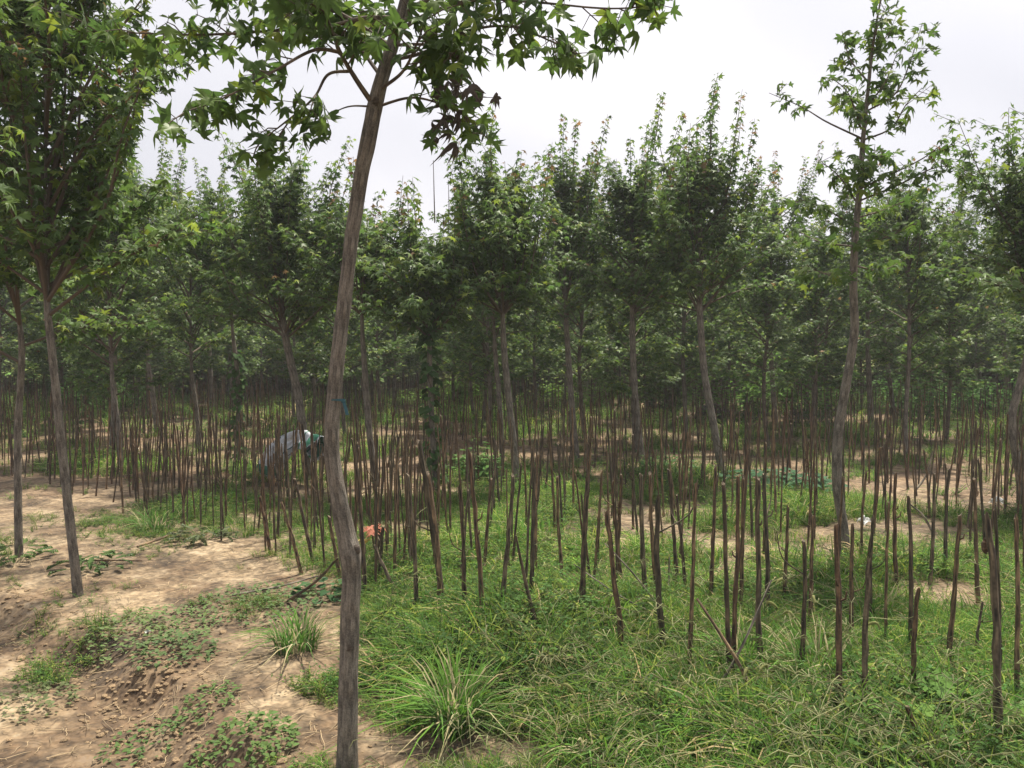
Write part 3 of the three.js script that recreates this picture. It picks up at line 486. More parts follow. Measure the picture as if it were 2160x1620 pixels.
{
  const R = rng(4242), list = [];
  for (let z = -4.6; z > -31; z -= z > -12 ? 0.42 : 0.5) for (let x = -0.74 * -z - 1; x < 0.74 * -z + 1; x += z > -12 ? 0.34 : 0.42) {
    const px = x + (R() - 0.5) * 0.3, pz = z + (R() - 0.5) * 0.3, e = side(EDGE, px, pz), keep = (-z < 6 ? 0.56 : -z < 7.5 ? 0.8 : -z < 12 ? 0.92 : 0.9) + (e < 2 ? 0.45 : 0), a = R(), hgt = 0.58 + 0.46 * R(), r = 0.0052 + 0.0056 * R(), lx = (R() - 0.5) * 0.16, lz = (R() - 0.5) * 0.12, q = Math.floor(R() * 1e4);
    if (e < 0.04 || a > keep || spotsTaken.some(([u, v]) => Math.hypot(u - px, v - pz) < 0.14) || treeSpots.some(([u, v]) => Math.hypot(u - px, v - pz) < 0.15)) continue;
    if (Math.abs(px / pz) > 0.70) continue;
    list.push({ x: px, z: pz, h: hgt * (z < -12 ? 1.06 : 1), r, lx, lz, q });
  }
  for (let k = 0; k < 900; k++) { const d = 4.8 + 7 * R(), px = -(0.08 + 0.6 * R()) * d, pz = -d, e = side(EDGE, px, pz), hgt = 0.6 + 0.4 * R(), r = 0.005 + 0.004 * R(), lx = (R() - 0.5) * 0.16, lz = (R() - 0.5) * 0.1, q = Math.floor(R() * 1e4); if (e < 0.03 || e > 1.5 || R() < 0.66) continue; list.push({ x: px, z: pz, h: hgt, r, lx, lz, q }); }
  list.sort((a, b) => b.z - a.z);
  const own = list.slice(0, 300 - nearStems.length - 1), rest = list.slice(own.length);
  for (const s of own) { const b = V(s.x, height(s.x, s.z), s.z); stem(b, V(s.x + s.lx, b.y + s.h, s.z + s.lz), s.r, s.q, s.z > -9); }
  console.log('stems', list.length);
  for (let v = 0; v < 4; v++) {
    const mine = rest.filter((_, k) => k % 4 === v), im = new THREE.InstancedMesh(stemKinds[v * 3].stem, M.stem[v], mine.length);
    mine.forEach((s, k) => im.setMatrixAt(k, _m.compose(V(s.x, height(s.x, s.z), s.z), _q.setFromUnitVectors(UPV, V(s.lx, s.h, s.lz).normalize()), _s.set(s.r / 0.0125, s.h, s.r / 0.0125))));
    im.name = numbered('distant_stems'); scene.add(im); tag(im, 'dense ranks of thin cut stems beyond the nearer rows', 'stems', null, 'stuff');
  }
}
{ // label the stems: rows by depth, counted from the left
  const ROWS = [3.4, 4.0, 4.6, 5.1, 5.6, 6.0, 6.4, 6.8, 7.2, 7.6].map((d, k) => [d, k ? ordinal(k + 1) : 'nearest']), rows = ROWS.map(() => []);
  for (const s of stemThings) {
    s.g.name = numbered('pruned_stem'); scene.add(s.g);
    const d = -s.base.z, k = ROWS.findIndex(([q]) => d < q);
    if (k < 0) tag(s.g, 'thin brown cut stem in the crowded middle rows', 'stem', 'cut stems of the middle rows'); else rows[k].push(s);
  }
  rows.forEach((row, k) => row.sort((a, b) => a.base.x / -a.base.z - b.base.x / -b.base.z).forEach((s, i) => {
    const lean = (s.tip.x - s.base.x) / s.L, how = lean < -0.07 ? 'leaning left' : lean > 0.07 ? 'leaning right' : 'upright', fat = s.r > 0.016 ? 'stout' : s.r > 0.0115 ? 'brown' : 'thin';
    tag(s.g, `${fat} cut-off stem, ${how}, ${ordinal(i + 1)} from the left in the ${ROWS[k][1]} row`, 'stem', 'cut-off stems standing in rows');
  }));
}
// burl on the stoutest stem
{ const s = stemThings[16], g = new THREE.IcosahedronGeometry(1, 3), p = g.attributes.position; for (let k = 0; k < p.count; k++) { const q = 1 + 0.3 * noise(p.getX(k) * 2.3 + 4, p.getY(k) * 2.3 + p.getZ(k) * 3, 8); p.setXYZ(k, p.getX(k) * q, p.getY(k) * q, p.getZ(k) * q); } g.computeVertexNormals(); const m = part(s.g, 'burl', g, M.stem[0]); m.position.set(0.007, 0.88, 0.002); m.scale.set(0.012, 0.03, 0.012); }

// ---------------------------------------------------------------- fallen and leaning sticks
function stick(name, label, pts, r, mat, seed) { const base = pts[0].clone(), gb = new GB(), n = Math.max(8, pts.length * 4), pp = smooth(pts.map((p) => p.clone().sub(base)), n); tube(gb, pp, profile([r, r * 0.85, r * 0.5], n), 6, null, { rough: 0.16, seed }); const m = new THREE.Mesh(gb.geo(), mat); m.name = numbered(name); m.position.copy(base); scene.add(m); return tag(m, label, 'stick', 'loose sticks lying among the stems'); }
{
  const g = (x, y, up = 0.01) => { const p = onGround(x, y); p.y += up; return p; }, c = (x, y, d) => at(x, y, d);
  stick('leaning_stick', 'brown stem that bends sharply over, rooted among the grass', [g(1153, 1392, -0.02), c(1118, 1268, 4.0), c(1088, 1130, 4.0)], 0.0125, M.stem[1], 1);
  stick('fallen_stick', 'long curved brown stick slanting down through the grass', [g(1680, 1566), c(1607, 1487, 3.15), c(1553, 1390, 3.2), c(1470, 1262, 3.3)], 0.011, M.stem[2], 2);
  stick('dead_stick', 'bleached pale stick leaning up between the stems', [g(1490, 1505), c(1553, 1387, 3.22), c(1628, 1223, 3.28)], 0.008, M.dead, 3);
  stick('dead_stick', 'long thin bleached stalk lying across the green weeds', [g(1450, 1356, 0.06), c(1330, 1270, 4.2), c(1210, 1190, 4.3)], 0.0055, M.dead, 4);
  stick('dead_stick', 'bleached thin stalk leaning behind the stout middle stems', [g(1400, 1320, 0.03), c(1340, 1215, 4.3), c(1276, 1146, 4.35)], 0.0055, M.dead, 5);
  stick('dead_stick', 'short grey dead stalk standing upright', [g(1412, 1300), c(1411, 1220, 4.75), c(1412, 1175, 4.75)], 0.0085, M.dead, 6);
  stick('dead_stick', 'thin grey dead stalk standing beside a stout stem', [g(1268, 1292), c(1262, 1215, 4.8), c(1254, 1160, 4.8)], 0.0055, M.dead, 7);
  stick('broken_stem', 'dark broken stick crossing the stoutest stem low down', [g(2088, 1545, 0.1), c(2050, 1500, 3.2), c(2013, 1467, 3.2)], 0.010, M.stem[3], 8);
  stick('broken_stem', 'dark thin stick slanting up to the stoutest stem', [g(2046, 1610), c(2066, 1530, 3.15), c(2080, 1480, 3.1)], 0.010, M.stem[3], 9);
  stick('leaning_stick', 'brown stick propped against the kinked maple trunk', [g(608, 1286), c(660, 1232, 4.4), c(712, 1178, 3.9)], 0.011, M.stem[1], 10);
  stick('fallen_stick', 'pale straight stick lying on soil at the grass edge', [g(490, 1276, 0.02), g(580, 1262, 0.03), g(672, 1244, 0.05)], 0.008, M.dead, 11);
  stick('fallen_stick', 'thin dark twig lying across the track behind the leaning maple', [g(290, 1172, 0.02), g(340, 1158, 0.03), g(385, 1140, 0.04)], 0.011, M.stem[2], 12);
  stick('fallen_stick', 'dark twig lying on the bank at the foot of the leaning maple', [g(112, 1206, 0.02), g(200, 1205, 0.03), g(300, 1203, 0.03)], 0.008, M.stem[0], 13);
  stick('dead_stick', 'pale forked stalk bending over far among thin stems', [g(1930, 1030), c(1955, 1000, 9.0), c(1968, 950, 9.0)], 0.014, M.dead, 14);
  stick('dead_stick', 'grey dead stalk, arching, right of the tall maple foot', [g(1975, 1190), c(1965, 1120, 6.2), c(1945, 1085, 6.2), c(1915, 1060, 6.2)], 0.011, M.dead, 15);
  stick('dead_stick', 'upright bare whip rising above the low treetops', [at(917, 470, 9), at(916, 420, 9), at(914, 338, 9)], 0.007, M.twig, 16).userData.group = 'bare whips';
  stick('dead_stick', 'shorter bare whip beside the tall one above low treetops', [at(946, 490, 9), at(947, 440, 9), at(946, 385, 9)], 0.006, M.twig, 17).userData.group = 'bare whips';
}

// ---------------------------------------------------------------- weeds and grass
function blade(gb, R, x, z, L, w, az, lean, c0, c1) {               // one curved blade
  const o = gb.n, n = 4, dx = Math.cos(az), dz = Math.sin(az), sx = -dz, sz = dx;
  for (let k = 0; k <= n; k++) { const t = k / n, bend = lean * t * t, px = x + dx * L * bend, pz = z + dz * L * bend, y = L * (t - 0.42 * lean * t * t * t) - 0.01, ww = w * (k === n ? 0.08 : 1 - 0.75 * t * t) * 0.5, c = [0, 1, 2].map((q) => c0[q] + (c1[q] - c0[q]) * t); gb.v(px - sx * ww, y, pz - sz * ww, c); gb.v(px + sx * ww, y + w * 0.15, pz + sz * ww, c); }
  for (let k = 0; k < n; k++) gb.i.push(o + 2 * k, o + 2 * k + 1, o + 2 * k + 2, o + 2 * k + 1, o + 2 * k + 3, o + 2 * k + 2);
}
const OVAL = { p: [[0, 0, 0], [0.22, 0.25, 0.05], [0.28, 0.55, 0.06], [0, 1, -0.12], [-0.28, 0.55, 0.06], [-0.22, 0.25, 0.05], [0, 0.5, -0.02]], idx: [[6, 0, 1], [6, 1, 2], [6, 2, 3], [6, 3, 4], [6, 4, 5], [6, 5, 0]] };
const HEART = { p: [[0, 0, 0], [0.3, -0.16, 0.04], [0.5, 0.16, 0.1], [0.36, 0.55, 0.06], [0, 0.95, -0.14], [-0.36, 0.55, 0.06], [-0.5, 0.16, 0.1], [-0.3, -0.16, 0.04], [0, 0.3, -0.04]], idx: [0, 1, 2, 3, 4, 5, 6, 7].map((k) => [8, k, (k + 1) % 8]) };
const LOBED = (() => { const p = [[0, 0, 0]], n = 7; for (let k = 0; k < n; k++) { const t = (k + 0.5) / n, w = 0.24 * Math.sin(Math.PI * (0.12 + 0.8 * t)); p.push([w * 0.45, t - 0.05, 0.02], [w, t + 0.02, 0.05 - 0.2 * t * t]); } p.push([0, 1, -0.22]); for (let k = n - 1; k >= 0; k--) { const t = (k + 0.5) / n, w = 0.24 * Math.sin(Math.PI * (0.12 + 0.8 * t)); p.push([-w, t + 0.02, 0.05 - 0.2 * t * t], [-w * 0.45, t - 0.05, 0.02]); } const c = p.length; p.push([0, 0.45, -0.05]); const idx = []; for (let k = 0; k < c; k++) idx.push([c, k, (k + 1) % c]); return { p, idx }; })();
function leafAt(gb, s, R, x, y, z, az, el, size, c) { const yv = V(Math.cos(az) * Math.cos(el), Math.sin(el), Math.sin(az) * Math.cos(el)), zv = V((R() - 0.5) * 0.6, 1, (R() - 0.5) * 0.6), xv = V().crossVectors(yv, zv).normalize(); zv.crossVectors(xv, yv); addShape(gb, s, _m.makeBasis(xv, yv, zv).scale(_s.set(size, size, size)).setPosition(x, y, z), c); }
const GREEN = [[0.080, 0.180, 0.026], [0.110, 0.230, 0.030], [0.058, 0.140, 0.026], [0.180, 0.260, 0.045]], STRAW = [0.42, 0.37, 0.20];
const tufts = [], weeds = [];
for (let k = 0; k < 5; k++) { // grass tufts
  const R = rng(1300 + k), gb = new GB(); for (let b = 0; b < 22; b++) { const dry = R() < 0.16, c = dry ? STRAW : tint(GREEN[Math.floor(R() * 4)], R, 0.25); blade(gb, R, (R() - 0.5) * 0.09, (R() - 0.5) * 0.09, 0.045 + 0.12 * R() * (k > 2 ? 1.5 : 1), 0.003 + 0.0028 * R(), R() * 6.28, 0.3 + 1.2 * R(), c, dry ? STRAW : [c[0] * 1.15, c[1] * 1.1, c[2]]); }
  tufts.push(gb.geo());
}
for (let k = 0; k < 5; k++) { // small leafy herbs
  const R = rng(1400 + k), gb = new GB(), tall = k > 2 ? 1.7 : 1;
  for (let s = 0; s < 7; s++) { const a = R() * 6.28, L = (0.05 + 0.09 * R()) * tall, lean = 0.5 + 0.8 * R(), n = 4; for (let q = 1; q <= n; q++) { const t = q / n, x = Math.cos(a) * L * lean * t, z = Math.sin(a) * L * lean * t, y = L * t * (1.1 - 0.4 * t * lean * 0.5); const c = tint(GREEN[Math.floor(R() * 4)], R, 0.25); leafAt(gb, OVAL, R, x, y, z, a + (R() - 0.5) * 3, -0.2 + 0.6 * R(), 0.017 + 0.017 * R(), c); leafAt(gb, OVAL, R, x, y, z, a + 2 + (R() - 0.5) * 2, -0.2 + 0.6 * R(), 0.015 + 0.017 * R(), c); } tube(gb, [V(0, 0, 0), V(Math.cos(a) * L * lean * 0.5, L * 0.5, Math.sin(a) * L * lean * 0.5), V(Math.cos(a) * L * lean, L * 0.9, Math.sin(a) * L * lean)], [0.0018, 0.0015, 0.001], 3, [0.12, 0.15, 0.05]); }
  weeds.push(gb.geo());
}
{
  const R = rng(31), bins = { grass: tufts.map(() => []), weed: weeds.map(() => []) };
  const sow = (r0, r1, n, scale) => { for (let k = 0; k < n; k++) { const r = Math.sqrt(r0 * r0 + (r1 * r1 - r0 * r0) * R()), a = (R() - 0.5) * 2 * 0.72, x = Math.sin(a) * r, z = -Math.cos(a) * r, g = greenAt(x, z), u = R(), kind = fbm(x * 1.3 + 40, z * 1.3, 2, 141), pick = R(), s = scale * (0.5 + 0.8 * R()) * (0.6 + 0.5 * g) * (1 + 0.9 * Math.max(-0.35, fbm(x * 0.8 + 60, z * 0.8, 3, 171))); if (u > g) continue; const mostly = side(EDGE, x, z) < 0 ? pick < 0.32 : pick < 0.68 + kind * 0.9; (mostly ? bins.grass[Math.floor(R() * 5)] : bins.weed[Math.floor(R() * 5)]).push([x, z, s * (mostly ? 1.08 : 0.74) * (side(EDGE, x, z) < 0 ? 0.62 : 1), R() * 6.28, (0.7 + 0.6 * R()) * (1 + 0.5 * fbm(x * 1.1 + 9, z * 1.1, 3, 161)), R()]); } };
  sow(2.2, 5.0, 20000, 0.95); sow(5.0, 9.0, 17000, 1.15); sow(9, 16, 12000, 1.5); sow(16, 34, 11000, 2.3);
  for (const [name, geos, label] of [['grass', tufts, 'green grass tufts covering the weedy ground'], ['weeds', weeds, 'small leafy weeds covering the ground between stems']]) geos.forEach((g, v) => {
    const list = bins[name === 'grass' ? 'grass' : 'weed'][v], im = new THREE.InstancedMesh(g, M.herb, list.length), col = new THREE.Color();
    list.forEach(([x, z, s, a, b, h], k) => { im.setMatrixAt(k, _m.compose(V(x, height(x, z) - 0.004, z), _q.setFromAxisAngle(UPV, a), _s.set(s, s * (0.8 + 0.4 * h), s))); im.setColorAt(k, col.setRGB(b * (0.85 + 0.35 * h), b, b * 0.95)); });
    im.name = numbered(name); scene.add(im); tag(im, label, name, null, 'stuff'); console.log(name, list.length);
  });
  // pale seed stalks arching out of the grass
  for (let v = 0; v < 3; v++) {
    const gb = new GB(), Q = rng(1700 + v), hc = [0.27, 0.28, 0.13];
    for (let k = 0; k < 2; k++) { const a = Q() * 6.28, L = 0.18 + 0.16 * Q(), q = 0.3 + 0.5 * Q(), pts = smooth([V(0, 0, 0), V(Math.cos(a) * L * q * 0.3, L * 0.6, Math.sin(a) * L * q * 0.3), V(Math.cos(a) * L * q, L * (1 - 0.35 * q), Math.sin(a) * L * q)], 7); tube(gb, pts, profile([0.0013, 0.0009], 7), 3, hc); const e = pts[7]; for (let f = 0; f < (v ? 4 : 1); f++) { const w = a + (f - 1.5) * 0.7, l = 0.05 + 0.03 * Q(); tube(gb, [e, V(e.x + Math.cos(w) * l * 0.6, e.y + 0.012, e.z + Math.sin(w) * l * 0.6), V(e.x + Math.cos(w) * l, e.y - 0.006, e.z + Math.sin(w) * l)], [0.0012, 0.002, 0.0008], 3, hc); } }
    const list = []; for (let k = 0; k < 230; k++) { const r = 2.4 + 6 * R() * R(), a = (R() - 0.5) * 1.44, x = Math.sin(a) * r, z = -Math.cos(a) * r; if (R() > greenAt(x, z) || side(EDGE, x, z) < 0) continue; list.push([x, z, 0.7 + 0.7 * R(), R() * 6.28, 0.6 + 0.6 * R()]); }
    const im = new THREE.InstancedMesh(gb.geo(), M.herb, list.length), col = new THREE.Color(); list.forEach(([x, z, s, a, b], k) => { im.setMatrixAt(k, _m.compose(V(x, height(x, z), z), _q.setFromAxisAngle(UPV, a), _s.set(s, s, s))); im.setColorAt(k, col.setRGB(b, b, b)); });
    im.name = numbered('seed_stalks'); scene.add(im); tag(im, 'thin pale seed stalks arching above the grass', 'grass', null, 'stuff');
  }
  // dry stalks and soil crumbs
  const sg = new GB(); tube(sg, [V(-0.5, 0, 0), V(-0.15, 0.012, 0.015), V(0.2, 0.008, -0.01), V(0.5, 0, 0.02)], [0.006, 0.0075, 0.0065, 0.003], 4, null);
  const straw = []; for (let k = 0; k < 8500; k++) { const r = 2.2 + 12 * Math.pow(R(), 1.4), a = (R() - 0.5) * 1.44, x = Math.sin(a) * r, z = -Math.cos(a) * r, e = side(EDGE, x, z), L = 0.04 + 0.16 * R() * R(); if (e > 0 && r < 6 && R() < 0.5) continue; straw.push([x, z, L, R() * 6.28, (R() - 0.5) * 0.35, 0.5 + 0.9 * R()]); }
  const si = new THREE.InstancedMesh(sg.geo(), M.straw, straw.length), col = new THREE.Color(), e3 = new THREE.Euler();
  straw.forEach(([x, z, L, a, t, b], k) => { si.setMatrixAt(k, _m.compose(V(x, height(x, z) + 0.006 + Math.abs(t) * L * 0.4, z), _q.setFromEuler(e3.set(0, a, t)), _s.set(L, 0.2, 0.2))); si.setColorAt(k, col.setRGB(b, b * 0.95, b * 0.88)); });
  si.name = 'dry_litter'; scene.add(si); tag(si, 'scattered dry stalks and straw lying on the soil', 'litter', null, 'stuff');
  for (let v = 0; v < 2; v++) {
    const cg = new THREE.IcosahedronGeometry(1, 1), p = cg.attributes.position; for (let k = 0; k < p.count; k++) { const q = 1 + 0.45 * noise(p.getX(k) * 1.9 + v * 7, p.getY(k) * 1.9 + p.getZ(k) * 2.3, 5); p.setXYZ(k, p.getX(k) * q, p.getY(k) * q * 0.42, p.getZ(k) * q); } cg.computeVertexNormals();
    const list = []; for (let k = 0; k < 14000; k++) { const r = 2.2 + 8 * R() * R(), a = (R() - 0.5) * 1.44, x = Math.sin(a) * r, z = -Math.cos(a) * r, e = side(EDGE, x, z), bank = Math.abs(side(BANK, x, z)); const f = e < 0 ? 0.25 + (bank < 0.3 ? 0.6 : 0) : 0.12; if (R() > f * (0.6 + fbm(x * 3, z * 3, 2, 151) * 1.6)) continue; list.push([x, z, 0.003 + 0.024 * R() * R() * R() * R() + (bank < 0.25 ? 0.006 : 0), R() * 6.28, 0.75 + 0.4 * R()]); }
    const im = new THREE.InstancedMesh(cg, M.clod, list.length); list.forEach(([x, z, s, a, b], k) => { im.setMatrixAt(k, _m.compose(V(x, height(x, z) + s * 0.2, z), _q.setFromAxisAngle(UPV, a), _s.set(s, s, s))); im.setColorAt(k, col.setRGB(0.37 * b, 0.275 * b, 0.175 * b)); });
    im.name = numbered('soil_crumbs'); scene.add(im); tag(im, 'loose crumbs of tan soil scattered over the track', 'soil', null, 'stuff');
  }
}
// single plants that stand out
function grassClump(label, px, py, n, L, spread, seed, heads = 0, bright = 1) {
  const b = onGround(px, py), R = rng(seed), o = thing('grass_clump', label, 'grass', b, 'clumps of tall grass'), gb = new GB();
  for (let k = 0; k < n; k++) { const a = R() * 6.28, r = spread * Math.sqrt(R()) * 0.35, dry = R() < 0.2, c = dry ? STRAW : tint([0.095 * bright, 0.215 * bright, 0.030], R, 0.25); blade(gb, R, Math.cos(a) * r, Math.sin(a) * r, L * (0.45 + 0.65 * R()), 0.006 + 0.004 * R(), a + (R() - 0.5) * 2.0, 0.2 + 1.5 * R() * R() + 0.3 * R(), [c[0] * 0.9, c[1] * 0.9, c[2]], dry ? STRAW : [c[0] * 1.2, c[1] * 1.12, c[2]]); }
  part(o, 'blades', gb.geo(), M.herb, 'stuff');
  for (let h = 0; h < heads; h++) { // foxtail heads on arching stalks
    const a = R() * 6.28, q = L * (0.9 + 0.5 * R()), rr = 0.25 + 0.35 * R(), p = [0, 0.35, 0.7, 0.9, 1].map((t) => V(Math.cos(a) * q * rr * t * t, q * (t - 0.12 * t * t), Math.sin(a) * q * rr * t * t)), e = p[4], d = V(Math.cos(a), 0, Math.sin(a)), hg = new GB(), st = new GB();
    tube(st, smooth(p, 8), profile([0.0018, 0.0012], 8), 4, [0.16, 0.20, 0.06]); part(o, 'stalk', st.geo(), M.herb);
    const hp = [0, 0.25, 0.5, 0.75, 1].map((t) => e.clone().addScaledVector(d, 0.055 * Math.sin(t * 1.5)).add(V(0, 0.028 * Math.sin(t * 2.6) - 0.02 * t * t, 0))), hc = [0.26, 0.27, 0.10];
    tube(hg, smooth(hp, 8), [0.002, 0.005, 0.0062, 0.0066, 0.0066, 0.006, 0.005, 0.0035, 0.0015], 6, hc); const sp = smooth(hp, 8);
    for (let z = 0; z < 60; z++) { const c = sp[1 + Math.floor(R() * 7)], u = V(R() - 0.5, R() - 0.5, R() - 0.5).normalize(), i0 = hg.n, w = V().crossVectors(u, UPV).normalize().multiplyScalar(0.0007), f = c.clone().addScaledVector(u, 0.016); hg.v(c.x - w.x, c.y - w.y, c.z - w.z, hc); hg.v(c.x + w.x, c.y + w.y, c.z + w.z, hc); hg.v(f.x, f.y, f.z, hc); hg.i.push(i0, i0 + 1, i0 + 2); }
    part(o, 'seed_head', hg.geo(), M.herb);
  }
  return o;
}
grassClump('large spreading clump of long grass on bare soil near the kinked trunk', 955, 1560, 300, 0.36, 0.24, 61);
grassClump('tall green grass clump with drooping seed heads at the stem bases', 1725, 1470, 220, 0.36, 0.34, 62, 4, 0.95);
grassClump('grass clump with pale seed heads behind the bleached stick', 1570, 1440, 160, 0.34, 0.3, 63, 3, 0.95);
grassClump('lush grass clump in the lower corner beneath the curved stick', 1545, 1600, 160, 0.26, 0.36, 64, 3);
grassClump('grass clump with arching foxtails before the tall maple foot', 1840, 1330, 120, 0.34, 0.26, 65, 4);
grassClump('low grass clump between the track and the kinked trunk', 625, 1385, 190, 0.24, 0.3, 66, 0, 0.85);
grassClump('small grass clump at the track edge by the first stems', 330, 1125, 140, 0.3, 0.4, 67, 0, 0.8);
grassClump('grass clump at the very front under tangled dry stalks', 1250, 1610, 150, 0.22, 0.4, 68, 2);
grassClump('grass clump along the bottom border right of the bare spot', 1400, 1560, 130, 0.2, 0.36, 69, 2);
function leafyPlant(name, label, px, py, shape, n, size, spread, hgt, color, seed, group, mat = M.herb) {
  const b = onGround(px, py), R = rng(seed), o = thing(name, label, 'weed', b, group), gb = new GB(), st = new GB();
  for (let k = 0; k < n; k++) { const a = R() * 6.28, r = spread * Math.sqrt(R()), x = Math.cos(a) * r, z = Math.sin(a) * r, y = hgt * (0.25 + 0.75 * R()) * (1 - 0.5 * r / spread) + height(b.x + x, b.z + z) - b.y; leafAt(gb, shape, R, x, y, z, hgt > 0.11 ? a + (R() - 0.5) * 1.8 : R() * 6.28, -0.35 + 0.7 * R(), size * (0.6 + 0.6 * R()), tint(color, R, 0.22)); if (hgt > 0.11) { const q = hgt > 0.11 ? 0.4 : Math.max(0, 1 - 0.045 / Math.max(r, 0.01)); tube(st, [V(x * q, (height(b.x + x * q, b.z + z * q) - b.y) * (hgt > 0.11 ? 0 : 1), z * q), V(x, y, z)], [0.0018, 0.001], 3, [0.08, 0.14, 0.035]); } }
  part(o, 'foliage', gb.geo(), mat, 'stuff'); if (st.n) part(o, 'stalks', st.geo(), M.herb, 'stuff'); return o;
}
leafyPlant('lobed_weed', 'bright green weed with toothed leaves in the lower right corner', 2010, 1590, LOBED, 60, 0.19, 0.34, 0.22, [0.13, 0.24, 0.045], 71, 'broad-leaved weeds');
leafyPlant('lobed_weed', 'toothed bright weed behind the stoutest stem', 2130, 1560, LOBED, 34, 0.17, 0.26, 0.18, [0.11, 0.22, 0.045], 72, 'broad-leaved weeds');
leafyPlant('broadleaf_weed', 'bluish-green patch of heart-shaped leaves on bare ground among stems', 1630, 1012, HEART, 160, 0.10, 0.62, 0.20, [0.055, 0.135, 0.06], 73, 'broad-leaved weeds');
leafyPlant('broadleaf_weed', 'second bluish leaf patch, just right behind the first', 1700, 1028, HEART, 70, 0.10, 0.42, 0.16, [0.055, 0.135, 0.06], 74, 'broad-leaved weeds');
leafyPlant('broadleaf_weed', 'dark-leaved weed in the shade beneath the first leaning stems', 900, 1318, HEART, 46, 0.065, 0.22, 0.12, [0.05, 0.12, 0.045], 75, 'broad-leaved weeds');
leafyPlant('broadleaf_weed', 'dark glossy weed between grass and the propped stick', 690, 1268, HEART, 50, 0.06, 0.2, 0.12, [0.05, 0.12, 0.04], 76, 'broad-leaved weeds');
leafyPlant('rosette_weed', 'rosette weed growing at the foot of the upright edge maple', 30, 1200, LOBED, 34, 0.12, 0.24, 0.14, [0.10, 0.16, 0.045], 77, 'broad-leaved weeds');
leafyPlant('rosette_weed', 'rosette weed right beside the leaning maple foot', 200, 1212, LOBED, 26, 0.11, 0.2, 0.12, [0.09, 0.15, 0.045], 78, 'broad-leaved weeds');
leafyPlant('rosette_weed', 'wilted grey-green rosette weed at the corner where the stems begin', 435, 1150, LOBED, 30, 0.12, 0.2, 0.14, [0.13, 0.16, 0.075], 79, 'broad-leaved weeds');
leafyPlant('creeping_weed', 'pale creeping weed spreading over the track by the bank', 320, 1345, OVAL, 480, 0.032, 0.34, 0.08, [0.15, 0.21, 0.075], 80, 'creeping weeds');
leafyPlant('creeping_weed', 'creeping weed tangle beneath the pale fallen stick', 545, 1290, OVAL, 480, 0.032, 0.4, 0.08, [0.12, 0.19, 0.065], 81, 'creeping weeds');
leafyPlant('creeping_weed', 'low weed patch on the bank edge below the pale one', 365, 1395, OVAL, 260, 0.034, 0.22, 0.10, [0.11, 0.17, 0.06], 82, 'creeping weeds');
leafyPlant('creeping_weed', 'dull green weed scrap low in the near left soil', 65, 1450, OVAL, 220, 0.03, 0.2, 0.06, [0.14, 0.17, 0.07], 83, 'creeping weeds');
leafyPlant('creeping_weed', 'small weed patch on crumbled soil below the bank', 300, 1530, OVAL, 150, 0.028, 0.17, 0.05, [0.10, 0.17, 0.05], 84, 'creeping weeds');
leafyPlant('creeping_weed', 'small three-leaved weed patch left of the near trunk foot', 440, 1490, OVAL, 130, 0.028, 0.15, 0.05, [0.11, 0.18, 0.05], 85, 'creeping weeds');
leafyPlant('creeping_weed', 'weed patch at the bottom border left of the trunk', 510, 1590, OVAL, 400, 0.032, 0.22, 0.08, [0.11, 0.18, 0.05], 86, 'creeping weeds');
leafyPlant('tall_weed', 'tall leafy bright weed among stems right of the vine', 1010, 1010, OVAL, 260, 0.09, 0.30, 0.62, [0.10, 0.21, 0.045], 87, 'tall weeds');
leafyPlant('tall_weed', 'leafy weed standing in mid-field left of the bluish patch', 1420, 1000, OVAL, 160, 0.09, 0.4, 0.4, [0.08, 0.17, 0.045], 88, 'tall weeds');
// red young shoot beside the kinked trunk
{
  const b = onGround(800, 1235), R = rng(91), D = -b.z, o = thing('sprouting_shoot', 'salmon-red young leaves sprouting on a thin stem beside the kink', 'shoot', b), T = { R, leaves: [] }, tp = at(790, 1120, D).sub(b), g = new GB();
  tube(g, smooth([V(0, 0, 0), V(0.0, tp.y * 0.5, 0.01), tp], 8), profile([0.006, 0.003], 8), 5, null); part(o, 'stem', g.geo(), M.stem[2]);
  const red = new THREE.MeshPhysicalMaterial({ ...leafLook, color: lin(0.52, 0.21, 0.13) }), yel = new THREE.MeshPhysicalMaterial({ ...leafLook, color: lin(0.42, 0.30, 0.06) });
  for (let k = 0; k < 13; k++) { const a = R() * 6.28, low = k > 9, m = part(o, 'leaf', leafGeo.hi[k % 6], low ? yel : red), q = V(tp.x + Math.cos(a) * 0.05 * R() - (low ? 0.05 : 0), tp.y - (low ? 0.07 : 0) + 0.03 * R(), tp.z + Math.sin(a) * 0.05); leafMatrix(_m, q, V(Math.cos(a), 0, Math.sin(a)), 0.065 + 0.035 * R(), R, 0.35, 0.3); _m.decompose(m.position, m.quaternion, m.scale); }
}
// vines round trunks
function vine(label, base, path, D, n, rad, seed) {
  const b = onGround(...base), R = rng(seed), o = thing('climbing_vine', label, 'vine', b, 'vines on trunks'), pts = smooth(path.map(([x, y]) => at(x, y, D).sub(b)), 30), gb = new GB(), st = new GB();
  for (let k = 0; k < n; k++) { const p = pts[Math.floor(R() * 31)], a = R() * 6.28, r = rad * (0.35 + 0.8 * R()); leafAt(gb, HEART, R, p.x + Math.cos(a) * r * 0.8, p.y + (R() - 0.5) * 0.06, p.z + Math.sin(a) * r * 0.8, a + (R() - 0.5), -0.9 + 0.6 * R(), 0.07 + 0.04 * R(), tint([0.062, 0.118, 0.036], R, 0.25)); }
  const hel = pts.map((p, k) => V(p.x + Math.cos(k * 0.9) * 0.04, p.y, p.z + Math.sin(k * 0.9) * 0.04)); tube(st, hel, hel.map(() => 0.005), 4, null);
  part(o, 'foliage', gb.geo(), M.herb, 'stuff'); part(o, 'stem', st.geo(), M.twig); return o;
}
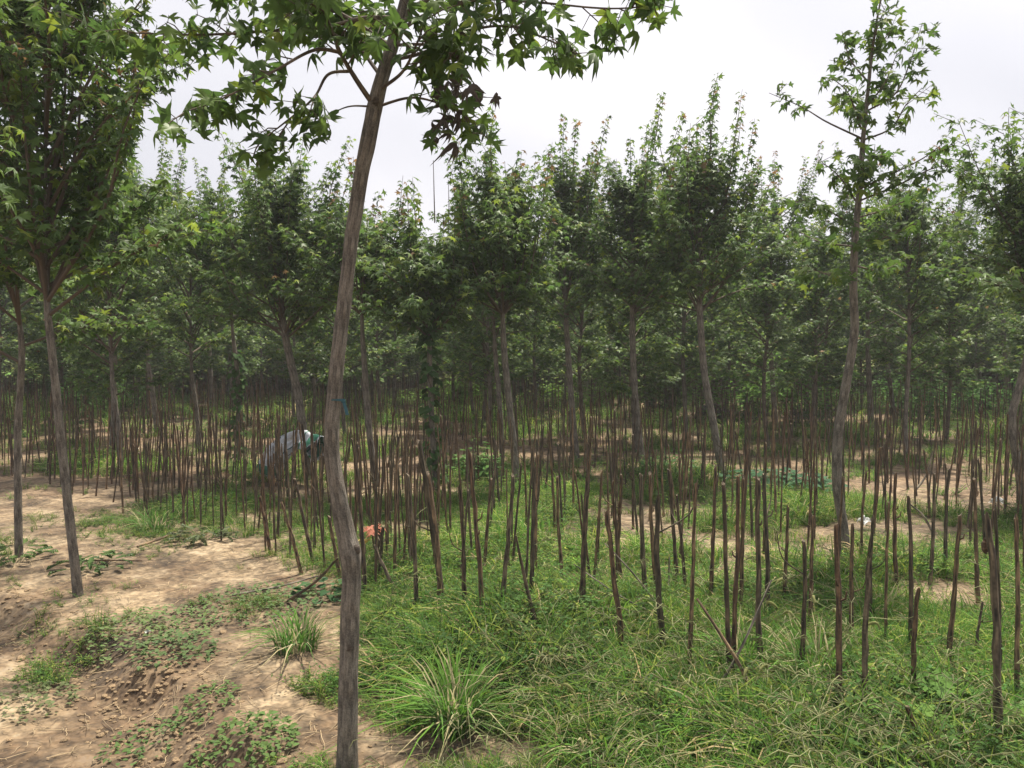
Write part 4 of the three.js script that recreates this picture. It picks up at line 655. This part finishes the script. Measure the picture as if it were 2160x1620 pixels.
vine('dark leafy vine wrapping the thin maple in mid-field', [925, 1046], [[922, 1010], [914, 930], [908, 820], [906, 700], [906, 650]], -onGround(925, 1046).z, 210, 0.10, 93);
vine('dark leafy vine on the shaded trunk left of the sack', [505, 975], [[504, 960], [504, 880], [501, 800], [498, 740]], -onGround(505, 975).z, 100, 0.09, 94);
vine('dark vine column deep in shade behind the leaning maple', [178, 900], [[178, 890], [176, 830], [174, 770], [172, 720]], -onGround(178, 900).z, 130, 0.13, 95);

// ---------------------------------------------------------------- shrubs behind
function shrub(label, px, py, w, h, seed, color) {
  const b = onGround(px, py), R = rng(seed), o = thing('leafy_shrub', label, 'shrub', b, 'shrubs between the rows'), gb = new GB(), st = new GB();
  for (let s = 0; s < 34; s++) { const a = R() * 6.28, q = Math.sqrt(R()), e = V(Math.cos(a) * q * w, h * (0.55 + 0.45 * R()) * (1 - 0.45 * q * q), Math.sin(a) * q * w * 0.7), pts = smooth([V(e.x * 0.25, 0, e.z * 0.25), V(e.x * 0.7, e.y * 0.6, e.z * 0.7), e], 6); tube(st, pts, profile([0.008, 0.003], 6), 4, null);
    for (let k = 0; k < 46; k++) { const p = pts[1 + Math.floor(R() * 6)], a2 = R() * 6.28, r = 0.04 + 0.18 * R(); leafAt(gb, OVAL, R, p.x + Math.cos(a2) * r, p.y + (R() - 0.4) * 0.2, p.z + Math.sin(a2) * r, a2, -0.5 + 0.8 * R(), 0.09 + 0.05 * R(), tint(color, R, 0.3)); } }
  part(o, 'foliage', gb.geo(), M.herb, 'stuff'); part(o, 'stems', st.geo(), M.twig, 'stuff'); return o;
}
shrub('dense bright green shrub behind the straight-trunked maple', 1555, 896, 1.5, 1.75, 101, [0.105, 0.205, 0.03]);
shrub('dense green shrub between the straight maple and the S-bent one', 1705, 894, 1.6, 1.85, 102, [0.105, 0.205, 0.03]);
shrub('dark broad shrub right of the tall S-bent maple', 1945, 888, 1.6, 1.5, 103, [0.07, 0.15, 0.03]);
shrub('yellow-green shrub left of the highest middle maple', 1400, 880, 0.9, 1.6, 104, [0.10, 0.15, 0.035]);
shrub('low green shrub near the right border of the middle field', 2100, 884, 1.6, 1.2, 105, [0.09, 0.20, 0.035]);
shrub('low bright undergrowth bush glimpsed between trunks near the centre', 1220, 866, 2.0, 1.1, 106, [0.12, 0.215, 0.03]);
shrub('low bright undergrowth bush behind the vine-wrapped maple', 960, 866, 1.8, 1.05, 107, [0.12, 0.215, 0.03]);
shrub('dim undergrowth bush far back between left-hand trunks', 240, 868, 1.8, 1.2, 108, [0.085, 0.18, 0.03]);

{ // far undergrowth closing the view between the trunks
  const src = scene.children.filter((o) => o.name.startsWith('leafy_shrub')).slice(0, 2), R = rng(611), mine = []; for (let k = 0; k < 420; k++) { const z = -26 - 46 * R(), x = (R() - 0.5) * 2 * (0.78 * -z + 5); mine.push([x, z, R() * 6.28, 0.9 + 0.8 * R()]); }
  src.forEach((q, v) => { const l = mine.filter((_, k) => k % 2 === v), im = new THREE.InstancedMesh(q.children[0].geometry, M.leafFar, l.length), col = new THREE.Color(); l.forEach(([x, z, a, s], k) => { im.setMatrixAt(k, _m.compose(V(x, 0, z), _q.setFromAxisAngle(UPV, a), _s.set(s * 1.3, s * (-z > 40 ? 1.25 : 0.85), s * 1.3))); im.setColorAt(k, col.setRGB(0.75 + 0.5 * R(), 0.55 + 0.25 * R(), 0.7)); }); im.name = numbered('distant_undergrowth'); scene.add(im); tag(im, 'dim green undergrowth far behind the trunks', 'undergrowth', null, 'stuff'); });
}
// ---------------------------------------------------------------- sacks and scraps
function clothTexture(draw) { const c = document.createElement('canvas'); c.width = 512; c.height = 512; draw(c.getContext('2d')); const t = new THREE.CanvasTexture(c); t.colorSpace = THREE.SRGBColorSpace; t.wrapS = t.wrapT = THREE.RepeatWrapping; return t; }
const sackMap = clothTexture((g) => {
  g.fillStyle = '#a3a8ae'; g.fillRect(0, 0, 512, 512); const R = rng(3);
  for (let k = 0; k < 512; k += 4) { g.fillStyle = k % 8 ? 'rgba(120,125,130,0.10)' : 'rgba(255,255,255,0.12)'; g.fillRect(0, k, 512, 2); g.fillRect(k, 0, 2, 512); }
  g.fillStyle = '#1c5f49'; g.fillRect(0, 18, 512, 66); g.fillRect(0, 118, 512, 10); g.fillRect(0, 440, 512, 50);
  g.fillStyle = '#2a4c55'; g.fillRect(180, 128, 9, 320); g.fillRect(420, 128, 9, 320);
  g.strokeStyle = '#23303a'; g.lineWidth = 7; for (const [x, y] of [[255, 250], [255, 285]]) { g.beginPath(); g.moveTo(x, y); g.lineTo(x + 26, y - 4); g.lineTo(x + 8, y + 20); g.stroke(); g.beginPath(); g.moveTo(x + 40, y - 8); g.lineTo(x + 36, y + 18); g.stroke(); }
  for (let k = 0; k < 260; k++) { g.fillStyle = `rgba(110,92,66,${0.08 + 0.2 * R()})`; g.beginPath(); g.ellipse(R() * 512, R() * 512, 4 + 26 * R(), 3 + 12 * R(), R() * 3, 0, 7); g.fill(); }
});
function sack(name, label, b, axis, w, flat, mat, seed, open) {      // a slumped bag: a soft flattened tube along an axis curve, folded, one end open
  const R = rng(seed), o = thing(name, label, 'sack', b), pts = smooth(axis, 26), gb = new GB(), nu = 26, nv = 40;
  for (let i = 0; i <= nu; i++) { const t = i / nu, tg = V().subVectors(pts[Math.min(i + 1, nu)], pts[Math.max(i - 1, 0)]).normalize(), a = V().crossVectors(tg, V(0.15, 0.2, 0.97)).normalize(), c = V().crossVectors(tg, a), ww = w * (t < 0.12 ? 0.35 + 0.65 * Math.sqrt(t / 0.12) : 1) * (1 - 0.22 * Math.sin(t * 3.1)) * (open && t > 0.82 ? 1 + (t - 0.82) * 1.5 : 1);
    for (let v = 0; v <= nv; v++) { const q = v / nv * 6.283, f = 1 + 0.62 * fbm(Math.cos(q) * 2.2 + 5, Math.sin(q) * 2.2 + t * 6, 5, seed) + 0.08 * Math.sin(q * 4 + t * 7), x = Math.cos(q) * ww * f, y = Math.sin(q) * ww * flat * f; const p = pts[i]; let yy = p.y + a.y * x + c.y * y; yy = Math.max(yy, 0.004 + 0.01 * R()); gb.v(p.x + a.x * x + c.x * y, yy, p.z + a.z * x + c.z * y, null, v / nv * 1.0, t); } }
  for (let i = 0; i < nu; i++) for (let v = 0; v < nv; v++) { const k = i * (nv + 1) + v; gb.i.push(k, k + 1, k + nv + 1, k + 1, k + nv + 2, k + nv + 1); }
  part(o, 'cloth', gb.geo(), mat); return o;
}
const sackMat = new THREE.MeshStandardMaterial({ map: sackMap, roughness: 0.6, side: THREE.DoubleSide });
{
  const b = onGround(600, 1010), D = -b.z, L = (x, y, d = 0) => at(x, y, D + d).sub(b);
  sack('woven_sack', 'slumped white woven sack with green bands, open mouth up, beside the crooked maple', b, [L(569, 1008), L(576, 972), L(598, 945, 0.03), L(626, 930, 0.03), L(652, 936, -0.08), L(674, 946, -0.2)], 0.15, 0.8, sackMat, 5, true);
  const greyMat = new THREE.MeshStandardMaterial({ color: lin(0.33, 0.31, 0.27), map: stemMap, roughness: 0.85, side: THREE.DoubleSide }), b2 = onGround(1500, 895), D2 = -b2.z, L2 = (x, y, d = 0) => at(x, y, D2 + d).sub(b2);
  sack('old_sack', 'weathered grey-brown sack heap behind the highest middle maple trunk', b2, [L2(1468, 886), L2(1486, 872), L2(1508, 866), L2(1534, 882)], 0.17, 0.8, greyMat, 8, false);
  const blueMat = new THREE.MeshStandardMaterial({ color: lin(0.30, 0.34, 0.36), roughness: 0.8, side: THREE.DoubleSide }), b3 = onGround(1130, 838), D3 = -b3.z, L3 = (x, y, d = 0) => at(x, y, D3 + d).sub(b3);
  sack('old_sack', 'small pale blue-grey bag far back near the centre', b3, [L3(1130, 836), L3(1130, 826), L3(1131, 816), L3(1133, 809)], 0.11, 0.8, blueMat, 9, false);
}
const film = new THREE.MeshPhysicalMaterial({ color: lin(0.36, 0.37, 0.35), roughness: 0.45, side: THREE.DoubleSide, transmission: 0.2, thickness: 0 });
function scrap(label, px, py, w, h, seed, up = 0.02) {              // crumpled plastic film
  const b = onGround(px, py), R = rng(seed), n = 14, gb = new GB();
  for (let i = 0; i <= n; i++) for (let k = 0; k <= n; k++) { const u = i / n - 0.5, v = k / n - 0.5, e = 1 - 0.3 * noise(u * 5 + seed, v * 5, 2); gb.v(u * w * e, up + h * (0.5 + 0.9 * fbm(u * 4 + seed, v * 4, 3, seed)) * (1 - 2.6 * (u * u + v * v)), v * w * 0.7 * e, null, u, v); }
  for (let i = 0; i < n; i++) for (let k = 0; k < n; k++) { const q = i * (n + 1) + k; gb.i.push(q, q + 1, q + n + 1, q + 1, q + n + 2, q + n + 1); }
  const m = new THREE.Mesh(gb.geo(), film); m.name = numbered('plastic_scrap'); m.position.copy(b); m.rotation.y = R() * 6; scene.add(m); return tag(m, label, 'plastic scrap', 'white plastic scraps');
}
scrap('crumpled white plastic bag on grass beside the tall maple foot', 1822, 1128, 0.12, 0.09, 1, 0.07);
scrap('scrap of white plastic in the lowest grass near the curved stick', 1642, 1560, 0.10, 0.06, 2);
scrap('tiny white scrap on soil among the middle stems', 1055, 945, 0.06, 0.03, 3);
scrap('tiny white scrap before the grey sack heap', 1482, 948, 0.07, 0.04, 4);
scrap('tiny white flake on the bare track', 312, 1358, 0.035, 0.014, 5);
scrap('pale plastic shred near the right-hand border', 2102, 1062, 0.13, 0.13, 6, 0.03);
scrap('faded pale sheet half hidden in the front grass', 1310, 1515, 0.16, 0.05, 7, 0.05);

// ---------------------------------------------------------------- shadows and draw
scene.traverse((o) => { if (o.isMesh) { o.castShadow = true; o.receiveShadow = true; } });
renderer.render(scene, camera);
